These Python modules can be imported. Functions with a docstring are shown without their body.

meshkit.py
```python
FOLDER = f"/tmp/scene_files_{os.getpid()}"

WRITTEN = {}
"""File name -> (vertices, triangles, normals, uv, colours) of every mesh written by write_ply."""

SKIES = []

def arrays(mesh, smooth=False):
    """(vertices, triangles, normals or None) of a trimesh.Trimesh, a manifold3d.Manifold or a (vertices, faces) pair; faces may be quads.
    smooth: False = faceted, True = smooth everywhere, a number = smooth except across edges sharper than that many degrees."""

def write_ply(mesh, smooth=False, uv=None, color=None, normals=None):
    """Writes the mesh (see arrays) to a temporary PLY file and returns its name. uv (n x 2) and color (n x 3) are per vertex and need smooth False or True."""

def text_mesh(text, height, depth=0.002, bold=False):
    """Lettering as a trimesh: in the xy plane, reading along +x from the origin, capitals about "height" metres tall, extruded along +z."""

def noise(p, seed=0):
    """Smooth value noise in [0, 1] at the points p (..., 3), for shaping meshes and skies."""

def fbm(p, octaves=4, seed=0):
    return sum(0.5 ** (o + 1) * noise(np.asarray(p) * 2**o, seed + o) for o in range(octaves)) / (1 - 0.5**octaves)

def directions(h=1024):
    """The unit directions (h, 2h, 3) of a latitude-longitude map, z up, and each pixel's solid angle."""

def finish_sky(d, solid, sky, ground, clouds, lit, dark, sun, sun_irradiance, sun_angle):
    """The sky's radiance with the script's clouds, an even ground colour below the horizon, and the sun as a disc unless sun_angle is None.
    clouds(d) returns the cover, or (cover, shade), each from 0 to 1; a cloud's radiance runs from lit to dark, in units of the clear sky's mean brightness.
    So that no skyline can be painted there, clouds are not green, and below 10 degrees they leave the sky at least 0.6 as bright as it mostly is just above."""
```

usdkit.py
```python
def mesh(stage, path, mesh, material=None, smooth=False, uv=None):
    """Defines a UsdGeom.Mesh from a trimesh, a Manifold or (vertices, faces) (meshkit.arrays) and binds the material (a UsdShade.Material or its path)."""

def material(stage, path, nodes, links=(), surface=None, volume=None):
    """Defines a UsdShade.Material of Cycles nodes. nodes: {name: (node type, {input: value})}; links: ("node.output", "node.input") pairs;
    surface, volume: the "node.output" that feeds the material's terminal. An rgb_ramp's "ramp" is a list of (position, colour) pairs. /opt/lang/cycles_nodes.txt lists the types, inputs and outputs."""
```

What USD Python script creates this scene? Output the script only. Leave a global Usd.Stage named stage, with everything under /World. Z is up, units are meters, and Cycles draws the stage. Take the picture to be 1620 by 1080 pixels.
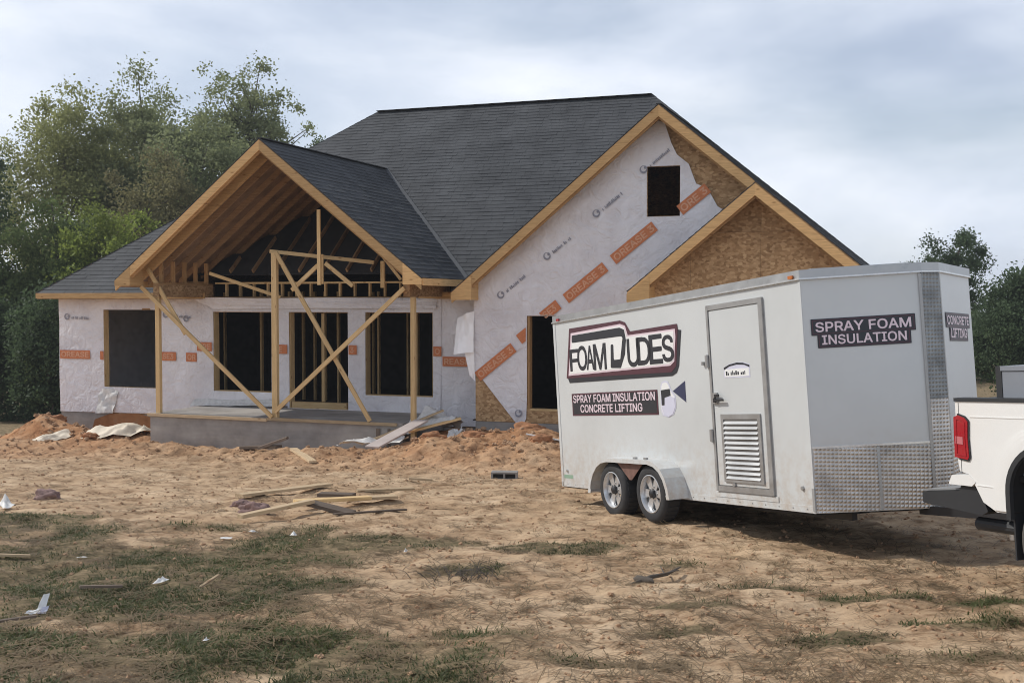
import math, random
import numpy as np
import trimesh
import shapely
from shapely.geometry import Polygon, box as sbox, Point
from shapely import affinity
import usdkit, meshkit
from pxr import Usd, UsdGeom, UsdLux, UsdShade, Sdf, Gf, Vt

stage = Usd.Stage.CreateInMemory()
UsdGeom.SetStageUpAxis(stage, UsdGeom.Tokens.z)
UsdGeom.SetStageMetersPerUnit(stage, 1.0)
world = UsdGeom.Xform.Define(stage, '/World')
stage.SetDefaultPrim(world.GetPrim())
UsdGeom.Scope.Define(stage, '/World/Looks')
rng = np.random.default_rng(7)

# ---------------------------------------------------------------- camera, sky, sun
SUN_AZ = math.atan2(-0.95, 0.31)      # direction towards the sun, atan2(x, y)
SUN_EL = math.radians(41)
SKY_STRENGTH = 0.1
SUN_INTENSITY = 0.9
SUN_ANGLE = 1.5
EXPOSURE = 0.0
HAZE = 0.0005

cam = UsdGeom.Camera.Define(stage, '/World/camera')
cam.CreateHorizontalApertureAttr(36.0)
cam.CreateVerticalApertureAttr(24.0)
cam.CreateFocalLengthAttr(36.0 * 1800.0 / 1620.0)
cam.CreateClippingRangeAttr(Gf.Vec2f(0.1, 3000))
cam.CreateExposureAttr(EXPOSURE)
cam.AddTranslateOp().Set(Gf.Vec3d(0, 0, 1.6))
cam.AddRotateXOp().Set(90.0 - 2.068)

sun = UsdLux.DistantLight.Define(stage, '/World/sun')
sun.CreateIntensityAttr(SUN_INTENSITY)
sun.CreateAngleAttr(SUN_ANGLE)
sun.CreateNormalizeAttr(True)
sun.CreateColorAttr(Gf.Vec3f(1.0, 0.965, 0.91))
sun.AddRotateZOp().Set(-math.degrees(SUN_AZ))
sun.AddRotateXOp().Set(-(90 - math.degrees(SUN_EL)))

sky = UsdLux.DomeLight.Define(stage, '/World/sky')
sky.GetPrim().SetCustomDataByKey('kind', 'structure')
sky.GetPrim().SetCustomDataByKey('label', 'pale blue sky with thin streaky grey and white cloud')
sky.GetPrim().SetCustomDataByKey('category', 'sky')
M_sky = usdkit.material(stage, '/World/Looks/sky_look', {
    'sky': ('sky_texture', {'sky_type': 'single_scattering', 'sun_disc': False, 'sun_elevation': SUN_EL, 'sun_rotation': SUN_AZ}),
    'tc': ('texture_coordinate', {}),
    'map': ('mapping', {'scale': (1.0, 1.0, 3.6), 'location': (1.7, 0.9, 0.2)}),
    'n1': ('noise_texture', {'scale': 2.6, 'detail': 7.0, 'roughness': 0.52, 'distortion': 0.35}),
    'r1': ('rgb_ramp', {'ramp': [(0.30, (0.50, 0.50, 0.50)), (0.50, (0.80, 0.80, 0.80)), (0.66, (0.97, 0.97, 0.97))]}),
    'map2': ('mapping', {'scale': (1.0, 1.0, 2.4), 'location': (3.5, 1.4, 0.6)}),
    'n2': ('noise_texture', {'scale': 3.4, 'detail': 5.0, 'roughness': 0.5, 'distortion': 0.2}),
    'r2': ('rgb_ramp', {'ramp': [(0.32, (5.7, 6.5, 8.1)), (0.48, (7.8, 8.5, 9.8)), (0.66, (10.2, 10.6, 11.4))]}),
    'sep': ('separate_xyz', {}),
    'thin': ('map_range', {'from_min': 0.25, 'from_max': 0.95, 'to_min': 1.0, 'to_max': 0.45, 'clamp': True}),
    'cov': ('math', {'math_type': 'multiply'}),
    'mix': ('mix_color', {}),
    'bg': ('background_shader', {'strength': SKY_STRENGTH}),
}, [('tc.generated', 'map.vector'), ('map.vector', 'n1.vector'), ('n1.fac', 'r1.fac'), ('tc.generated', 'map2.vector'),
    ('map2.vector', 'n2.vector'), ('n2.fac', 'r2.fac'), ('tc.generated', 'sep.vector'), ('sep.z', 'thin.value'), ('thin.result', 'cov.value1'), ('r1.color', 'cov.value2'), ('cov.value', 'mix.fac'), ('sky.color', 'mix.a'), ('r2.color', 'mix.b'),
    ('mix.result', 'bg.color')], surface='bg.background')
UsdShade.MaterialBindingAPI.Apply(sky.GetPrim()).Bind(M_sky)

# ---------------------------------------------------------------- materials
def look(name, nodes, links=(), surface='p.BSDF'):
    return usdkit.material(stage, '/World/Looks/' + name, nodes, links, surface=surface)

def plain(name, color, rough=0.6, metal=0.0, spec=0.5, var=0.12, scale=3.0, bump=0.0, bscale=40.0, coat=0.0):
    """A surface of one colour with slight cloudy variation and fine relief."""
    c = np.array(color)
    nodes = {'tc': ('geometry', {}),
             'n': ('noise_texture', {'scale': scale, 'detail': 5.0, 'roughness': 0.6}),
             'r': ('rgb_ramp', {'ramp': [(0.25, tuple(c * (1 - var))), (0.75, tuple(np.minimum(c * (1 + var), 0.95)))]}),
             'p': ('principled_bsdf', {'roughness': rough, 'metallic': metal, 'specular_ior_level': spec, 'coat_weight': coat, 'coat_roughness': 0.08})}
    links = [('tc.position', 'n.vector'), ('n.fac', 'r.fac'), ('r.color', 'p.base_color')]
    if bump:
        nodes['bn'] = ('noise_texture', {'scale': bscale, 'detail': 4.0})
        nodes['b'] = ('bump', {'strength': bump, 'distance': 0.01})
        links += [('tc.position', 'bn.vector'), ('bn.fac', 'b.height'), ('b.normal', 'p.normal')]
    return look(name, nodes, links)

def timber(name, c1, c2, rough=0.75):
    """Sawn lumber: grain along the board's own u direction, tone varied per board."""
    return look(name, {
        'uv': ('attribute', {'attribute': 'st'}),
        'm': ('mapping', {'scale': (1.3, 26.0, 1.0)}),
        'n': ('noise_texture', {'scale': 2.2, 'detail': 6.0, 'roughness': 0.65, 'distortion': 0.6}),
        'r': ('rgb_ramp', {'ramp': [(0.28, c1), (0.62, c2), (0.8, tuple(np.array(c2) * 1.15))]}),
        'mk': ('mapping', {'scale': (1.0, 3.3, 1.0), 'rotation': (0.0, 0.0, 0.35)}),
        'vk': ('voronoi_texture', {'dimensions': '2D', 'scale': 1.25, 'randomness': 1.0}),
        'rk': ('rgb_ramp', {'ramp': [(0.0, (0.45, 0.33, 0.25)), (0.03, (0.60, 0.50, 0.42)), (0.06, (1.0, 1.0, 1.0))]}),
        'kn': ('mix_color', {'blend_type': 'multiply', 'fac': 0.9}),
        'oi': ('object_info', {}),
        'mr': ('map_range', {'from_min': 0.0, 'from_max': 1.0, 'to_min': 0.68, 'to_max': 1.2}),
        'h': ('hsv', {'saturation': 1.0, 'fac': 1.0}),
        'b': ('bump', {'strength': 0.25, 'distance': 0.004}),
        'p': ('principled_bsdf', {'roughness': rough, 'specular_ior_level': 0.25})},
        [('uv.vector', 'm.vector'), ('m.vector', 'n.vector'), ('n.fac', 'r.fac'), ('uv.vector', 'mk.vector'), ('mk.vector', 'vk.vector'), ('vk.distance', 'rk.fac'), ('r.color', 'kn.a'), ('rk.color', 'kn.b'), ('kn.result', 'h.color'), ('oi.random', 'mr.value'),
         ('mr.result', 'h.value'), ('h.color', 'p.base_color'), ('n.fac', 'b.height'), ('b.normal', 'p.normal')])

m_lumber = timber('new_lumber', (0.47, 0.31, 0.14), (0.67, 0.48, 0.25))
m_fascia = timber('fascia_lumber', (0.44, 0.26, 0.11), (0.68, 0.435, 0.20))
m_oldlumber = timber('weathered_lumber', (0.085, 0.062, 0.046), (0.19, 0.145, 0.11))
m_rafter = timber('framing_lumber', (0.30, 0.17, 0.075), (0.46, 0.28, 0.13))
m_ceil = timber('dark_framing_lumber', (0.25, 0.155, 0.085), (0.40, 0.26, 0.145))  # darker tone of framing lumber for the porch roof
m_porchdeck = plain('dark_porch_decking', (0.235, 0.155, 0.10), 0.9, var=0.35, scale=2.5)  # darker tone for the porch roof decking
m_board = timber('pale_scrap_lumber', (0.34, 0.245, 0.145), (0.52, 0.395, 0.25))

m_osb = look('strand_board', {
    'g': ('geometry', {}),
    'm': ('mapping', {'scale': (1.0, 1.0, 1.6)}),
    'v': ('voronoi_texture', {'scale': 17.0, 'randomness': 1.0}),
    'r': ('rgb_ramp', {'ramp': [(0.0, (0.27, 0.16, 0.08)), (0.5, (0.45, 0.285, 0.15)), (1.0, (0.64, 0.44, 0.25))]}),
    'n': ('noise_texture', {'scale': 0.9, 'detail': 5.0}),
    'r2': ('rgb_ramp', {'ramp': [(0.3, (0.70, 0.68, 0.66)), (0.7, (1.1, 1.1, 1.08))]}),
    'oi': ('object_info', {}),
    'mr': ('map_range', {'to_min': 0.82, 'to_max': 1.15}),
    'h': ('hsv', {}),
    'mul': ('mix_color', {'blend_type': 'multiply', 'fac': 1.0}),
    'b': ('bump', {'strength': 0.3, 'distance': 0.006}),
    'p': ('principled_bsdf', {'roughness': 0.8, 'specular_ior_level': 0.2})},
    [('g.position', 'm.vector'), ('m.vector', 'v.vector'), ('v.color', 'r.fac'), ('g.position', 'n.vector'), ('n.fac', 'r2.fac'),
     ('r.color', 'mul.a'), ('r2.color', 'mul.b'), ('mul.result', 'h.color'), ('oi.random', 'mr.value'), ('mr.result', 'h.value'), ('h.color', 'p.base_color'),
     ('v.distance', 'b.height'), ('b.normal', 'p.normal')])

m_wrap = look('house_wrap', {
    'g': ('geometry', {}),
    'n': ('noise_texture', {'scale': 1.1, 'detail': 6.0, 'roughness': 0.62}),
    'r': ('rgb_ramp', {'ramp': [(0.30, (0.64, 0.615, 0.635)), (0.55, (0.75, 0.73, 0.745)), (0.75, (0.80, 0.785, 0.795))]}),
    'n2': ('noise_texture', {'scale': 4.0, 'detail': 6.0, 'distortion': 1.6}),
    'b': ('bump', {'strength': 0.75, 'distance': 0.06}),
    'p': ('principled_bsdf', {'roughness': 0.55, 'specular_ior_level': 0.3})},
    [('g.position', 'n.vector'), ('n.fac', 'r.fac'), ('r.color', 'p.base_color'), ('g.position', 'n2.vector'), ('n2.fac', 'b.height'), ('b.normal', 'p.normal')])
m_plastic = plain('white_sheet', (0.62, 0.61, 0.585), 0.6, var=0.2, scale=11)
m_print = plain('orange_print', (0.56, 0.185, 0.07), 0.6, var=0.15, scale=12)
m_printpale = plain('pale_print', (0.66, 0.36, 0.22), 0.6, var=0.2, scale=20)
m_ink = plain('grey_ink', (0.27, 0.27, 0.31), 0.6, var=0.3, scale=14)
m_concrete = look('concrete', {
    'g': ('geometry', {}),
    'n': ('noise_texture', {'scale': 1.6, 'detail': 7.0, 'roughness': 0.65}),
    'r': ('rgb_ramp', {'ramp': [(0.25, (0.21, 0.195, 0.175)), (0.5, (0.32, 0.30, 0.275)), (0.8, (0.42, 0.40, 0.37))]}),
    'm': ('mapping', {'scale': (0.4, 0.4, 2.6)}),
    'n2': ('noise_texture', {'scale': 2.0, 'detail': 3.0}),
    'r2': ('rgb_ramp', {'ramp': [(0.35, (0.82, 0.82, 0.84)), (0.65, (1.08, 1.06, 1.04))]}),
    'mul': ('mix_color', {'blend_type': 'multiply', 'fac': 1.0}),
    'b': ('bump', {'strength': 0.35, 'distance': 0.01}),
    'p': ('principled_bsdf', {'roughness': 0.85, 'specular_ior_level': 0.25})},
    [('g.position', 'n.vector'), ('n.fac', 'r.fac'), ('g.position', 'm.vector'), ('m.vector', 'n2.vector'), ('n2.fac', 'r2.fac'),
     ('r.color', 'mul.a'), ('r2.color', 'mul.b'), ('mul.result', 'p.base_color'), ('n.fac', 'b.height'), ('b.normal', 'p.normal')])
m_claystain = look('clay_stain', {
    'g': ('geometry', {}),
    'n': ('noise_texture', {'scale': 2.4, 'detail': 7.0, 'roughness': 0.7}),
    'r': ('rgb_ramp', {'ramp': [(0.3, (0.22, 0.095, 0.04)), (0.55, (0.32, 0.16, 0.075)), (0.75, (0.27, 0.20, 0.14))]}),
    'p': ('principled_bsdf', {'roughness': 0.95, 'specular_ior_level': 0.1})},
    [('g.position', 'n.vector'), ('n.fac', 'r.fac'), ('r.color', 'p.base_color')])
m_shingle = look('asphalt_shingle', {
    'g': ('geometry', {}),
    'rr': ('rgb_ramp', {'ramp': [(0.0, (0.050, 0.053, 0.058)), (0.5, (0.088, 0.093, 0.100)), (0.9, (0.140, 0.145, 0.152)), (1.0, (0.23, 0.232, 0.235))]}),
    'n': ('noise_texture', {'scale': 1.1, 'detail': 6.0, 'roughness': 0.65}),
    'r2': ('rgb_ramp', {'ramp': [(0.3, (0.62, 0.62, 0.62)), (0.7, (1.34, 1.32, 1.28))]}),
    'mul': ('mix_color', {'blend_type': 'multiply', 'fac': 1.0}),
    'n3': ('noise_texture', {'scale': 160.0, 'detail': 2.0}),
    'b': ('bump', {'strength': 0.5, 'distance': 0.004}),
    'p': ('principled_bsdf', {'roughness': 0.8, 'specular_ior_level': 0.3})},
    [('g.random_per_island', 'rr.fac'), ('g.position', 'n.vector'), ('n.fac', 'r2.fac'), ('rr.color', 'mul.a'), ('r2.color', 'mul.b'), ('mul.result', 'p.base_color'),
     ('g.position', 'n3.vector'), ('n3.fac', 'b.height'), ('b.normal', 'p.normal')])
m_felt = plain('roof_felt', (0.045, 0.044, 0.044), 0.85, var=0.3, scale=1.5)
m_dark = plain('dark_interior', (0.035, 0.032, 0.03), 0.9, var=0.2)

# ---------------------------------------------------------------- helpers
_used = {}
def numbered(parent, name):
    k = _used.get((parent, name), 0)
    _used[(parent, name)] = k + 1
    return name if k == 0 else '%s_%03d' % (name, k)

def say(prim, label=None, cat=None, group=None, kind=None):
    for k, v in (('label', label), ('category', cat), ('group', group), ('kind', kind)):
        if v:
            prim.SetCustomDataByKey(k, v)

GROUPS = {'tall_tree': 'tall trees left of the house', 'bushy_tree': 'bushy trees by the left eave', 'low_shrub': 'shrubs left of the house', 'ridge_tree': 'treetops over the roof',
          'round_tree': 'trees behind the trailer and pickup', 'lumber_scrap': 'scrap lumber in the yard', 'plank': 'planks and scraps by the porch', 'stick': 'sticks in the foreground',
          'plastic_sheet': 'cream sheets by the left foundation', 'torn_wrap': 'torn wrap on the rubbish heap', 'litter': 'white litter in the yard', 'clay_clod': 'large clods in the yard'}
def thing(name, label, cat, loc=(0, 0, 0), rotz=0.0, group=None, matrix=None):
    group = group or GROUPS.get(name)
    path = '/World/' + numbered('/World', name)
    x = UsdGeom.Xform.Define(stage, path)
    if matrix is not None:
        x.AddTransformOp().Set(Gf.Matrix4d(*[float(v) for v in np.asarray(matrix).ravel()]))
    else:
        x.AddTranslateOp().Set(Gf.Vec3d(*map(float, loc)))
        if rotz:
            x.AddRotateZOp().Set(float(rotz))
    say(x.GetPrim(), label, cat, group)
    return path

def part(parent, name, mesh, mat, smooth=False, label=None, kind=None, cat=None, group=None):
    parent = parent or '/World'
    path = parent + '/' + numbered(parent, name)
    uv = None
    if hasattr(mesh, 'metadata') and 'uv' in mesh.metadata and smooth is False:
        uv = mesh.metadata['uv']
    m = usdkit.mesh(stage, path, mesh, mat, smooth=smooth, uv=uv)
    say(m.GetPrim(), label, cat, group, kind)
    return path

def cat(*ms):
    ms = [m for m in (ms[0] if len(ms) == 1 and isinstance(ms[0], (list, tuple)) else ms)]
    v, f, n = [], [], 0
    for m in ms:
        v.append(np.asarray(m.vertices)); f.append(np.asarray(m.faces) + n); n += len(m.vertices)
    return trimesh.Trimesh(np.vstack(v), np.vstack(f), process=False)

def bx(x0, x1, y0, y1, z0, z1):
    m = trimesh.creation.box((x1 - x0, y1 - y0, z1 - z0))
    m.apply_translation(((x0 + x1) / 2, (y0 + y1) / 2, (z0 + z1) / 2))
    e = np.array([x1 - x0, y1 - y0, z1 - z0]); a = int(np.argmax(e)); o = [i for i in range(3) if i != a]
    v = np.array(m.vertices)
    m.metadata['uv'] = np.stack([v[:, a], v[:, o[0]] + 0.7 * v[:, o[1]]], 1)
    return m

def beam(a, b, w, t, side=(0, 1, 0)):
    """A squared board from a to b: w wide along the side direction, t thick across it."""
    a, b = np.array(a, float), np.array(b, float)
    L = np.linalg.norm(b - a); x = (b - a) / L
    s = np.array(side, float); s = s - x * (s @ x); s /= np.linalg.norm(s)
    n = np.cross(x, s)
    m = trimesh.creation.box((L, w, t))
    loc = np.array(m.vertices)
    off = rng.uniform(0, 50, 2)
    m.metadata['uv'] = np.stack([loc[:, 0] + off[0], loc[:, 1] + 0.7 * loc[:, 2] + off[1]], 1)
    T = np.eye(4); T[:3, 0], T[:3, 1], T[:3, 2], T[:3, 3] = x, s, n, (a + b) / 2
    m.apply_transform(T)
    return m

def prism(poly, o, ex, ey, depth):
    """Extrudes a 2-D polygon standing in the plane o + x ex + y ey, along ex x ey."""
    if not isinstance(poly, shapely.Geometry):
        poly = Polygon(poly)
    poly = poly.buffer(0)
    ex, ey = np.array(ex, float), np.array(ey, float)
    T = np.eye(4); T[:3, 0], T[:3, 1], T[:3, 2], T[:3, 3] = ex, ey, np.cross(ex, ey), o
    ms = [trimesh.creation.extrude_polygon(g, depth, engine='earcut') for g in getattr(poly, 'geoms', [poly]) if g.area > 1e-7]
    m = cat(ms)
    uv = m.vertices[:, :2].copy()
    m.apply_transform(T)
    m.metadata['uv'] = uv
    return m

def wall_prism(poly, d, depth):
    """A polygon given in (u, z), its outer face at depth d, thick towards the house's inside (+y)."""
    m = prism(poly, (0, d + depth, 0), (1, 0, 0), (0, 0, 1), depth)
    return m

def tube(pts, radii, n=8, caps=True):
    pts = np.asarray(pts, float); radii = np.broadcast_to(radii, len(pts))
    vs, fs = [], []
    t = np.gradient(pts, axis=0); t /= np.maximum(np.linalg.norm(t, axis=1, keepdims=True), 1e-9)
    ref = np.array([0.31, 0.17, 0.93]) if abs(t[0] @ np.array([0, 0, 1])) < 0.9 else np.array([1.0, 0.1, 0])
    for p, r, d in zip(pts, radii, t):
        a = np.cross(d, ref); a /= np.linalg.norm(a); b = np.cross(d, a)
        an = np.arange(n) / n * 2 * np.pi
        vs.append(p + r * (np.cos(an)[:, None] * a + np.sin(an)[:, None] * b))
    for i in range(len(pts) - 1):
        for k in range(n):
            q = [i * n + k, i * n + (k + 1) % n, (i + 1) * n + (k + 1) % n, (i + 1) * n + k]
            fs += [[q[0], q[2], q[1]], [q[0], q[3], q[2]]]
    v = np.vstack(vs)
    if caps:
        v = np.vstack([v, pts[0], pts[-1]]); c0, c1 = len(v) - 2, len(v) - 1; b0 = (len(pts) - 1) * n
        for k in range(n):
            fs += [[c0, k, (k + 1) % n], [c1, b0 + (k + 1) % n, b0 + k]]
    m = trimesh.Trimesh(v, np.array(fs), process=False)
    m.metadata['uv'] = np.stack([v @ np.array([0.2, 0.1, 1.0]), v @ np.array([1.0, 0.6, 0.05])], 1)
    return m

def lathe(profile, n=24, axis='y'):
    """Revolves (radius, along) pairs about an axis."""
    pr = np.asarray(profile, float)
    an = np.arange(n) / n * 2 * np.pi
    v = np.array([[r * math.cos(a), h, r * math.sin(a)] for r, h in pr for a in an])
    f = []
    for i in range(len(pr) - 1):
        for k in range(n):
            q = [i * n + k, i * n + (k + 1) % n, (i + 1) * n + (k + 1) % n, (i + 1) * n + k]
            f += [[q[0], q[1], q[2]], [q[0], q[2], q[3]]]
    return trimesh.Trimesh(v, np.array(f), process=False)

def sheet(poly, d, res=0.13, amp=0.012, freq=1.3, seed=0, thick=None):
    """A crinkled sheet of wrap in the (u, z) plane of a wall at depth d; openings are the polygon's holes."""
    x0, y0, x1, y1 = poly.bounds
    xs = np.arange(math.floor(x0 / res), math.ceil(x1 / res)) * res
    ys = np.arange(math.floor(y0 / res), math.ceil(y1 / res)) * res
    gx, gy = np.meshgrid(xs, ys)
    cells = shapely.intersection(shapely.box(gx.ravel(), gy.ravel(), gx.ravel() + res, gy.ravel() + res), poly)
    V, Fc, idx = [], [], {}
    def vid(p):
        k = (round(p[0], 4), round(p[1], 4))
        if k not in idx:
            idx[k] = len(V); V.append(k)
        return idx[k]
    for c in cells:
        for g in getattr(c, 'geoms', [c]):
            if g.geom_type != 'Polygon' or g.area < 1e-6:
                continue
            if abs(g.convex_hull.area - g.area) < 1e-7 and not g.interiors:
                ring = [vid(p) for p in list(shapely.geometry.polygon.orient(g).exterior.coords)[:-1]]
                Fc += [[ring[0], ring[i], ring[i + 1]] for i in range(1, len(ring) - 1)]
            else:
                vv, ff = trimesh.creation.triangulate_polygon(g, engine='earcut')
                ids = [vid(p) for p in vv]
                Fc += [[ids[a] for a in t] for t in ff]
    V = np.array(V)
    p3 = np.stack([V[:, 0] * freq, V[:, 1] * freq * 0.9, np.full(len(V), seed * 3.1)], 1)
    w = (meshkit.fbm(p3, 4, seed) - 0.5) * 2 * amp + (np.abs(meshkit.noise(p3 * 2.3 + 9.0, seed + 5) - 0.5) * 2 - 0.5) * amp * 0.7
    v = np.stack([V[:, 0], d + w, V[:, 1]], 1)
    return trimesh.Trimesh(v, np.array(Fc), process=False)

# ---------------------------------------------------------------- ground
SL = 0.065
P0 = np.array([-10.972, 27.621, -1.091]); YAW = math.radians(20.0)
HU = np.array([math.cos(YAW), -math.sin(YAW), 0.0]); HD = np.array([math.sin(YAW), math.cos(YAW), 0.0])
def Hw(u, d, z=0.0):
    return P0 + u * HU + d * HD + np.array([0, 0, z])

def smooth01(x):
    x = np.clip(x, 0, 1); return x * x * (3 - 2 * x)

def sd_rect(u, d, r):
    du = np.maximum(r[0] - u, u - r[1]); dd = np.maximum(r[2] - d, d - r[3])
    return np.hypot(np.maximum(du, 0), np.maximum(dd, 0)) + np.minimum(np.maximum(du, dd), 0)
HOUSE_RECTS = [(0, 11.3, 0, 10.9), (4.15, 10.12, -2.0, 0), (11.3, 18.85, -1.1, 10.9), (15.1, 18.85, -2.15, 10.9)]

def house_uv(x, y):
    q0, q1 = x - P0[0], y - P0[1]
    return q0 * HU[0] + q1 * HU[1], q0 * HD[0] + q1 * HD[1]

def masks(x, y):
    """(grass cover, red clay) at ground points, 0 to 1: where turf survives and where clay was dug up."""
    p = np.stack([x * 0.55, y * 0.42, np.zeros_like(x)], -1)
    n = meshkit.fbm(p, 4, 3); n2 = meshkit.fbm(p * np.array([3.1, 3.6, 1]), 3, 11); n3 = meshkit.fbm(p * np.array([8.0, 9.5, 1]), 2, 17)
    lim = -0.47 * y + 2.2                                 # the worn drive runs to the right of this line near the camera
    left = smooth01((-0.55 - x - 0.10 * (y - 8)) / 1.6) * smooth01((12.9 + 0.25 * x * 0 - y) / 1.6)
    near = smooth01((7.5 - y) / 0.9) * smooth01((0.6 - x) / 0.8)
    g = np.maximum(left, near) * 0.62
    for (cx, cy, rx, ry, a) in GRASS_SPOTS:
        g = np.maximum(g, a * smooth01(1.25 - np.hypot((x - cx) / rx, (y - cy) / ry)))
    bare = np.zeros_like(x)
    for (cx, cy, rx, ry) in BARE_SPOTS:
        bare = np.maximum(bare, smooth01(1.3 - np.hypot((x - cx) / rx, (y - cy) / ry)))
    u, d = house_uv(x, y)
    far = np.clip(smooth01((-0.9 - u) / 1.5) * smooth01((d + 1.0) / 2.0) + smooth01((d - 9) / 3) + smooth01((u - 21) / 3) * smooth01((d + 2) / 3), 0, 1)
    g = g * (1 - 0.8 * bare)
    g = g + 1.0 * (n - 0.5) * (0.25 + g) + 1.15 * (n2 - 0.5) * (0.14 + g) + 0.95 * (n3 - 0.5) * (0.12 + g)
    g = smooth01((g - 0.16) / 0.45)
    g = np.maximum(g, far * 0.9)
    u, d = house_uv(x, y)
    dist = np.min([sd_rect(u, d, r) for r in HOUSE_RECTS], axis=0)
    red = (0.42 + 0.58 * np.clip(np.exp(-((u - 0.8) / 3.2) ** 2) + np.exp(-((u - 12.4) / 2.8) ** 2), 0, 1)) * smooth01(1 - (dist - 0.6) / 5.2) * smooth01((d + 9) / 3)
    red = np.clip(red * (0.40 + 1.7 * (meshkit.fbm(p * 1.6 + 5.5, 4, 21))) - 0.15, 0, 1)
    red = np.where(d > -0.0, np.minimum(red + 0.2, 1), red)
    g = g * (1 - smooth01(1 - (dist - 0.5) / 2.5) * (d < 0.5))
    return np.clip(g, 0, 1), red

GRASS_SPOTS = [(0.47, 10.3, 0.75, 0.34, 0.8), (1.2, 7.6, 0.45, 0.16, 0.75), (1.0, 7.0, 0.35, 0.14, 0.7), (1.9, 8.35, 0.35, 0.12, 0.7),
               (2.5, 8.0, 0.55, 0.16, 0.6), (2.0, 6.7, 0.42, 0.20, 0.75), (2.9, 7.1, 0.5, 0.14, 0.55), (3.5, 7.9, 0.6, 0.2, 0.5),
               (-5.6, 12.4, 1.3, 0.5, 0.85), (1.35, 9.3, 0.25, 0.12, 0.7), (0.2, 6.2, 0.9, 0.25, 0.6), (2.6, 6.25, 0.8, 0.15, 0.5), (1.1, 6.25, 0.3, 0.2, 0.6),
               (-0.45, 9.2, 0.6, 0.35, 0.7), (-1.3, 10.6, 1.1, 0.5, 0.9), (-3.2, 9.2, 1.5, 0.9, 0.85), (-2.9, 7.7, 1.1, 0.5, 0.9), (-1.9, 6.5, 1.6, 0.45, 0.85)]
BARE_SPOTS = [(-2.6, 7.1, 0.9, 0.16), (-0.55, 7.75, 0.75, 0.42), (-1.2, 9.2, 0.7, 0.22), (-2.0, 7.35, 0.5, 0.15), (-3.0, 11.2, 1.0, 0.25), (-1.0, 7.2, 0.5, 0.2)]

MOUNDS = [  # u, d, height, ru, rd : banked clay along the walls
    (12.6, -2.4, 0.42, 1.9, 1.2), (11.0, -1.5, 0.34, 1.0, 0.9), (11.6, -3.7, 0.22, 0.9, 0.7), (13.2, -4.2, 0.2, 0.9, 0.7), (9.6, -3.6, 0.16, 1.6, 1.0), (2.7, -1.1, 0.36, 1.5, 0.65), (0.6, -0.9, 0.40, 0.9, 0.7),
    (4.3, -3.0, 0.20, 1.6, 0.8), (7.2, -3.1, 0.05, 2.0, 0.7), (-1.2, -2.6, 0.28, 1.8, 0.6), (1.6, -3.3, 0.22, 1.8, 0.5), (0.3, -1.2, 0.22, 0.7, 0.5), (15.5, -3.2, 0.3, 2.5, 1.0)]

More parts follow.
